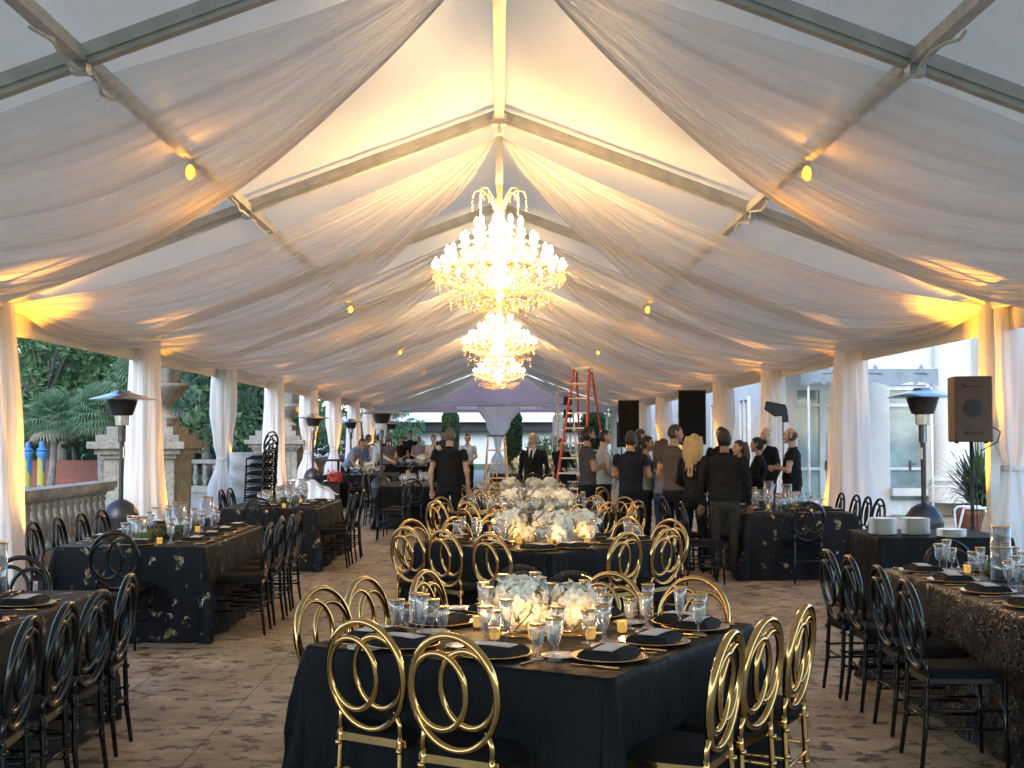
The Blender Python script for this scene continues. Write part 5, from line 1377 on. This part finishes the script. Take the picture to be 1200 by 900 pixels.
    if beard:
        bb = MB(); nn, mm = 40, 30
        vv = [hc_ + HM @ (headp(2 * pi * k / nn, pi * j / mm, 1.07) + Vector((0, .006, -.004))) for j in range(mm + 1) for k in range(nn)]
        ff = [(j * nn + k, j * nn + (k + 1) % nn, (j + 1) * nn + (k + 1) % nn, (j + 1) * nn + k) for j in range(mm) for k in range(nn)
              if (lambda p: (p.z < -.035 and p.y > -.005) and not (abs(p.x) < .025 and -.062 < p.z < -.04))(headp(2 * pi * (k + .5) / nn, pi * (j + .5) / mm))]
        bb.add(vv, ff); bo = bb.build('beard', hairm(hc), r, True); bo.modifiers.new('t', 'SOLIDIFY').thickness = .006
    if extra in ('suit', 'tie'):
        # shirt triangle and tie lying on the chest
        def ch(x, z, o_): f = (1.475 - z); y = .058 + min(f, .11) * .62 + (f - .11) * .08 * (f > .11); return lean((x, (y + o_) - abs(x) * .25, z))
        if extra == 'suit':
            mb = MB(); mb.grid(lambda u, v: ch((u * 2 - 1) * (.068 * (1 - v) + .008), 1.485 - .27 * v, .014), 10, 12); s_ = mb.build('shirt_front', clothm(WHITE), r, True); s_.modifiers.new('t', 'SOLIDIFY').thickness = .01
            mb = MB()
            for s in (-1, 1): mb.grid(lambda u, v: ch(s * ((.068 * (1 - v) + .010) + .045 * u * (1 - abs(v - .4))), 1.485 - .30 * v, .021 - .004 * u), 4, 12)
            s_ = mb.build('lapel', clothm(top), r, True); s_.modifiers.new('t', 'SOLIDIFY').thickness = .008
        mb = MB(); mb.grid(lambda u, v: ch((u * 2 - 1) * (.014 + .02 * min(1, v * 1.4)), 1.462 - (.26 if extra == 'suit' else .42) * v, .026 if extra == 'suit' else .03), 4, 12); s_ = mb.build('tie', clothm((.012, .012, .02)), r, True); s_.modifiers.new('t', 'SOLIDIFY').thickness = .008
    if sleeve != 'none':
        mb = MB(); c0 = lean((0, -.006, 1.478)); rt = (.066 if not female else .06)
        mb.tube([lean((rt * cos(2 * pi * k / 20), -.004 + rt * .95 * sin(2 * pi * k / 20), 1.474 + .012 * (-sin(2 * pi * k / 20)))) for k in range(20)], .011, 6, True); mb.build('collar', clothm(WHITE if extra == 'suit' else top), r, True)
    if extra == 'belt':
        mb = MB(); mb.tube([lean((.176 * cos(2 * pi * k / 28), .13 * sin(2 * pi * k / 28), .955)) for k in range(28)], .018, 6, True, flat=.5); mb.build('belt', SHOE, r, True)
    if extra == 'apron':
        pass
    if extra == 'backpack':
        bp = empty('backpack', (0, 0, 0)); bp.parent = None
        mb = MB(); mb.grid(lambda u, v: (.15 * (abs(cos(u * 2 * pi)) ** .5) * (1 if cos(u * 2 * pi) > 0 else -1) * (1 - .25 * v * v), .075 * (abs(sin(u * 2 * pi)) ** .5) * (1 if sin(u * 2 * pi) > 0 else -1), .42 * v), 30, 12, closed=True); mb.box((0, 0, .42), (.18, .1, .02)); mb.box((0, -.085, .14), (.2, .03, .2))
        bpo = mb.build('pack_body', clothm((.05, .08, .14)), bp, True)
        for s in (-1, 1): MB().tube([(s * .09, .06, .40), (s * .11, .20, .46), (s * .12, .30, .34), (s * .12, .22, .1), (s * .1, .07, .04)], .014, 6, flat=.5).build('strap', clothm((.05, .08, .14)), bp, True)
        m = Matrix.Rotation(rz, 3, 'Z'); off = m @ (Vector((0, -.19, 1.0)) * 1)
        bp.location = Vector(loc) + off; bp.rotation_euler = (0, 0, rz); tag(bp, 'dark backpack on the back of the pale shirted man at the left', 'backpack')
    r.scale = (sc, sc, sc)
    return r

def px(x, d): return (x - VPX) / FPX * d
R_ = radians
BLK = (.008, .008, .009); DK = (.010, .010, .013)
# facing: 0 = away from the camera, 180 = towards it, -90 = to the right, 90 = to the left
person((px(688, 18), 18, 0), R_(-78), 'bearded man in grey polo with arms folded in front of the red ladder', 1.79, (.065, .062, .065), DK, 'crossed', 1, 'short', (.015, .012, .01), 'short', True, head_yaw=.1)
person((px(707, 18.6), 18.6, 0), R_(-82), 'man in white short sleeved shirt and dark tie beside the bearded man', 1.76, (.50, .47, .45), DK, 'front', 0, 'crop', (.03, .02, .015), 'short', extra='tie', head_pitch=-.05)
person((px(739, 16.6), 16.6, 0), R_(-25), 'dark haired man in charcoal polo seen from behind in the group', 1.72, (.012, .013, .02), DK, 'crossed', 1, 'short', (.04, .03, .022), 'short', wide=1.05)
person((px(749, 18.6), 18.6, 0), R_(-70), 'short haired man behind the charcoal polo, face to the right', 1.77, (.03, .03, .035), DK, 'down', 1, 'crop', (.03, .025, .02), 'short')
person((px(757, 17.6), 17.6, 0), R_(-100), 'dark haired woman in grey shirt with folded arms in the group', 1.66, (.19, .19, .20), DK, 'crossed', 1, 'pony', (.015, .012, .01), 'short', female=True)
person((px(776, 17.4), 17.4, 0), R_(-60), 'brown haired woman in pale grey half hidden behind the taupe polo man', 1.62, (.24, .23, .24), (.06, .08, .14), 'front', 0, 'long', (.07, .04, .02), 'short', female=True)
person((px(790, 15.9), 15.9, 0), R_(-50), 'tall man in taupe polo shirt seen from behind, left of the blonde woman', 1.81, (.085, .062, .058), DK, 'front', 1, 'crop', (.03, .022, .018), 'short', head_yaw=-.5)
person((px(813, 15.2), 15.2, 0), R_(-35), 'woman with long blonde hair in black seen from behind', 1.68, BLK, BLK, 'front', 0, 'long', (.42, .30, .16), 'long', female=True)
person((px(849, 14.4), 14.4, 0), R_(-8), 'big man in black long sleeves and grey trousers with his back to the camera', 1.73, BLK, (.028, .028, .028), 'down', 2, 'short', (.012, .01, .01), 'long', wide=1.22, belly=.03)
person((px(846, 18.6), 18.6, 0), R_(150), 'dark haired man mostly hidden behind the big man in black', 1.80, BLK, BLK, 'down', 1, 'crop', (.02, .015, .01), 'long')
person((px(868, 17.2), 17.2, 0), R_(100), 'brown haired woman in black smiling behind the table, right of the big man', 1.60, BLK, BLK, 'front', 0, 'long', (.04, .02, .012), 'long', female=True)
person((px(889, 17.9), 17.9, 0), R_(70), 'dark haired woman in black with tied back hair facing left behind the table', 1.64, BLK, BLK, 'front', 1, 'bun', (.012, .01, .01), 'long', female=True)
person((px(900, 20.0), 20.0, 0), R_(110), 'bald older man in black suit with white collar under the antenna paddle', 1.80, BLK, BLK, 'down', 0, 'fringe', (.6, .58, .55), 'long', extra='suit', head_pitch=-.15)
person((px(929, 17.6), 17.6, 0), R_(72), 'balding man in black T-shirt with folded arms, rightmost of the standing group', 1.78, BLK, DK, 'crossed', 0, 'fringe', (.05, .04, .035), 'short', wide=1.12, belly=.02)
person((px(527, 17.6), 19.3, 0) if False else (px(527, 18.0), 18.0, 0), R_(-8), 'man in black T-shirt with his back to the camera in the left aisle', 1.78, (.010, .010, .012), DK, 'down', 0, 'crop', (.14, .11, .09), 'short', wide=1.12, belly=.02)
person((px(625, 21.6), 21.6, 0), R_(160), 'balding older man in black suit and dark tie walking up the middle', 1.72, BLK, BLK, 'down', 0, 'fringe', (.3, .28, .26), 'long', extra='suit', wide=1.05, head_yaw=-.35)
person((px(548, 33), 33, 0), R_(185), 'man in light blue shirt standing behind the black T-shirt man', 1.72, (.30, .42, .58), DK, 'front', 1, 'short', (.02, .015, .01), 'short')
person((px(406, 29.6), 29.6, 0), R_(-110), 'man in blue shirt and dark trousers bending beside the black case', 1.76, (.22, .28, .42), BLK, 'reach', 1, 'crop', (.03, .02, .015), 'short', bend=.62)
person((px(426, 35), 35, 0), R_(-60), 'man in pale pink shirt working at the far left buffet table', 1.74, (.55, .38, .42), BLK, 'reach', 1, 'crop', (.03, .02, .015), 'long', bend=.2)
person((px(437, 33), 33, 0), R_(-75), 'pale shirted man with a backpack leaning over the far left table', 1.76, (.50, .54, .60), DK, 'reach', 1, 'short', (.02, .015, .01), 'long', bend=.25, extra='backpack')
person((px(443, 36), 36, 0), R_(-70), 'dark dressed man behind the backpack man at the far left table', 1.78, BLK, BLK, 'reach', 2, 'short', (.01, .01, .01), 'long', bend=.1)
person((px(455, 34.5), 34.5, 0), R_(10), 'person in grey seen from behind beside the distant heater', 1.68, (.10, .10, .11), DK, 'front', 1, 'short', (.1, .08, .07), 'short')
person((px(471, 40.3), 40.3, 0), R_(178), 'woman in black T-shirt behind the far left table facing the camera', 1.66, BLK, BLK, 'front', 1, 'pony', (.02, .015, .01), 'short', female=True)
person((px(481, 41.3), 41.3, 0), R_(170), 'tall man in black behind the far left table facing the camera', 1.84, BLK, BLK, 'front', 1, 'short', (.015, .012, .01), 'long')
person((px(491, 40.2), 40.2, 0), R_(195), 'man in pale grey shirt behind the far left table, right of the tall man', 1.66, (.26, .23, .25), BLK, 'front', 1, 'crop', (.02, .015, .01), 'short')
person((px(508, 36.5), 36.5, 0), R_(-160), 'man in white shirt and dark tie beside the far tables', 1.70, (.52, .50, .50), BLK, 'front', 0, 'short', (.03, .02, .015), 'short', extra='tie')
person((px(519, 42), 42, 0), R_(170), 'tall dark haired man far off between the white shirt and the black T-shirt', 1.84, (.06, .06, .07), BLK, 'down', 1, 'short', (.015, .012, .01), 'long')
person((px(657, 27.4), 27.4, 0), R_(-150), 'man in black beside the silver ladder, left of the bearded man', 1.60, BLK, BLK, 'reach', 1, 'short', (.015, .012, .01), 'long', wide=1.1)
person((px(446, 47), 47, 0), R_(180), 'distant dark clothed person beyond the heaters at the far left', 1.7, BLK, BLK, 'down', 1, 'short', (.015, .012, .01), 'long')

bpy.data.scenes.remove(TMP)
# last check of label lengths
for o in bpy.data.objects:
    if 'label' in o:
        w = o['label'].split()
        if len(w) > 16: o['label'] = o['label'].replace('clear cylinder vase with gold rim', 'gold rimmed cylinder vase').replace(' from the camera', ' nearest').replace('lit ', '')
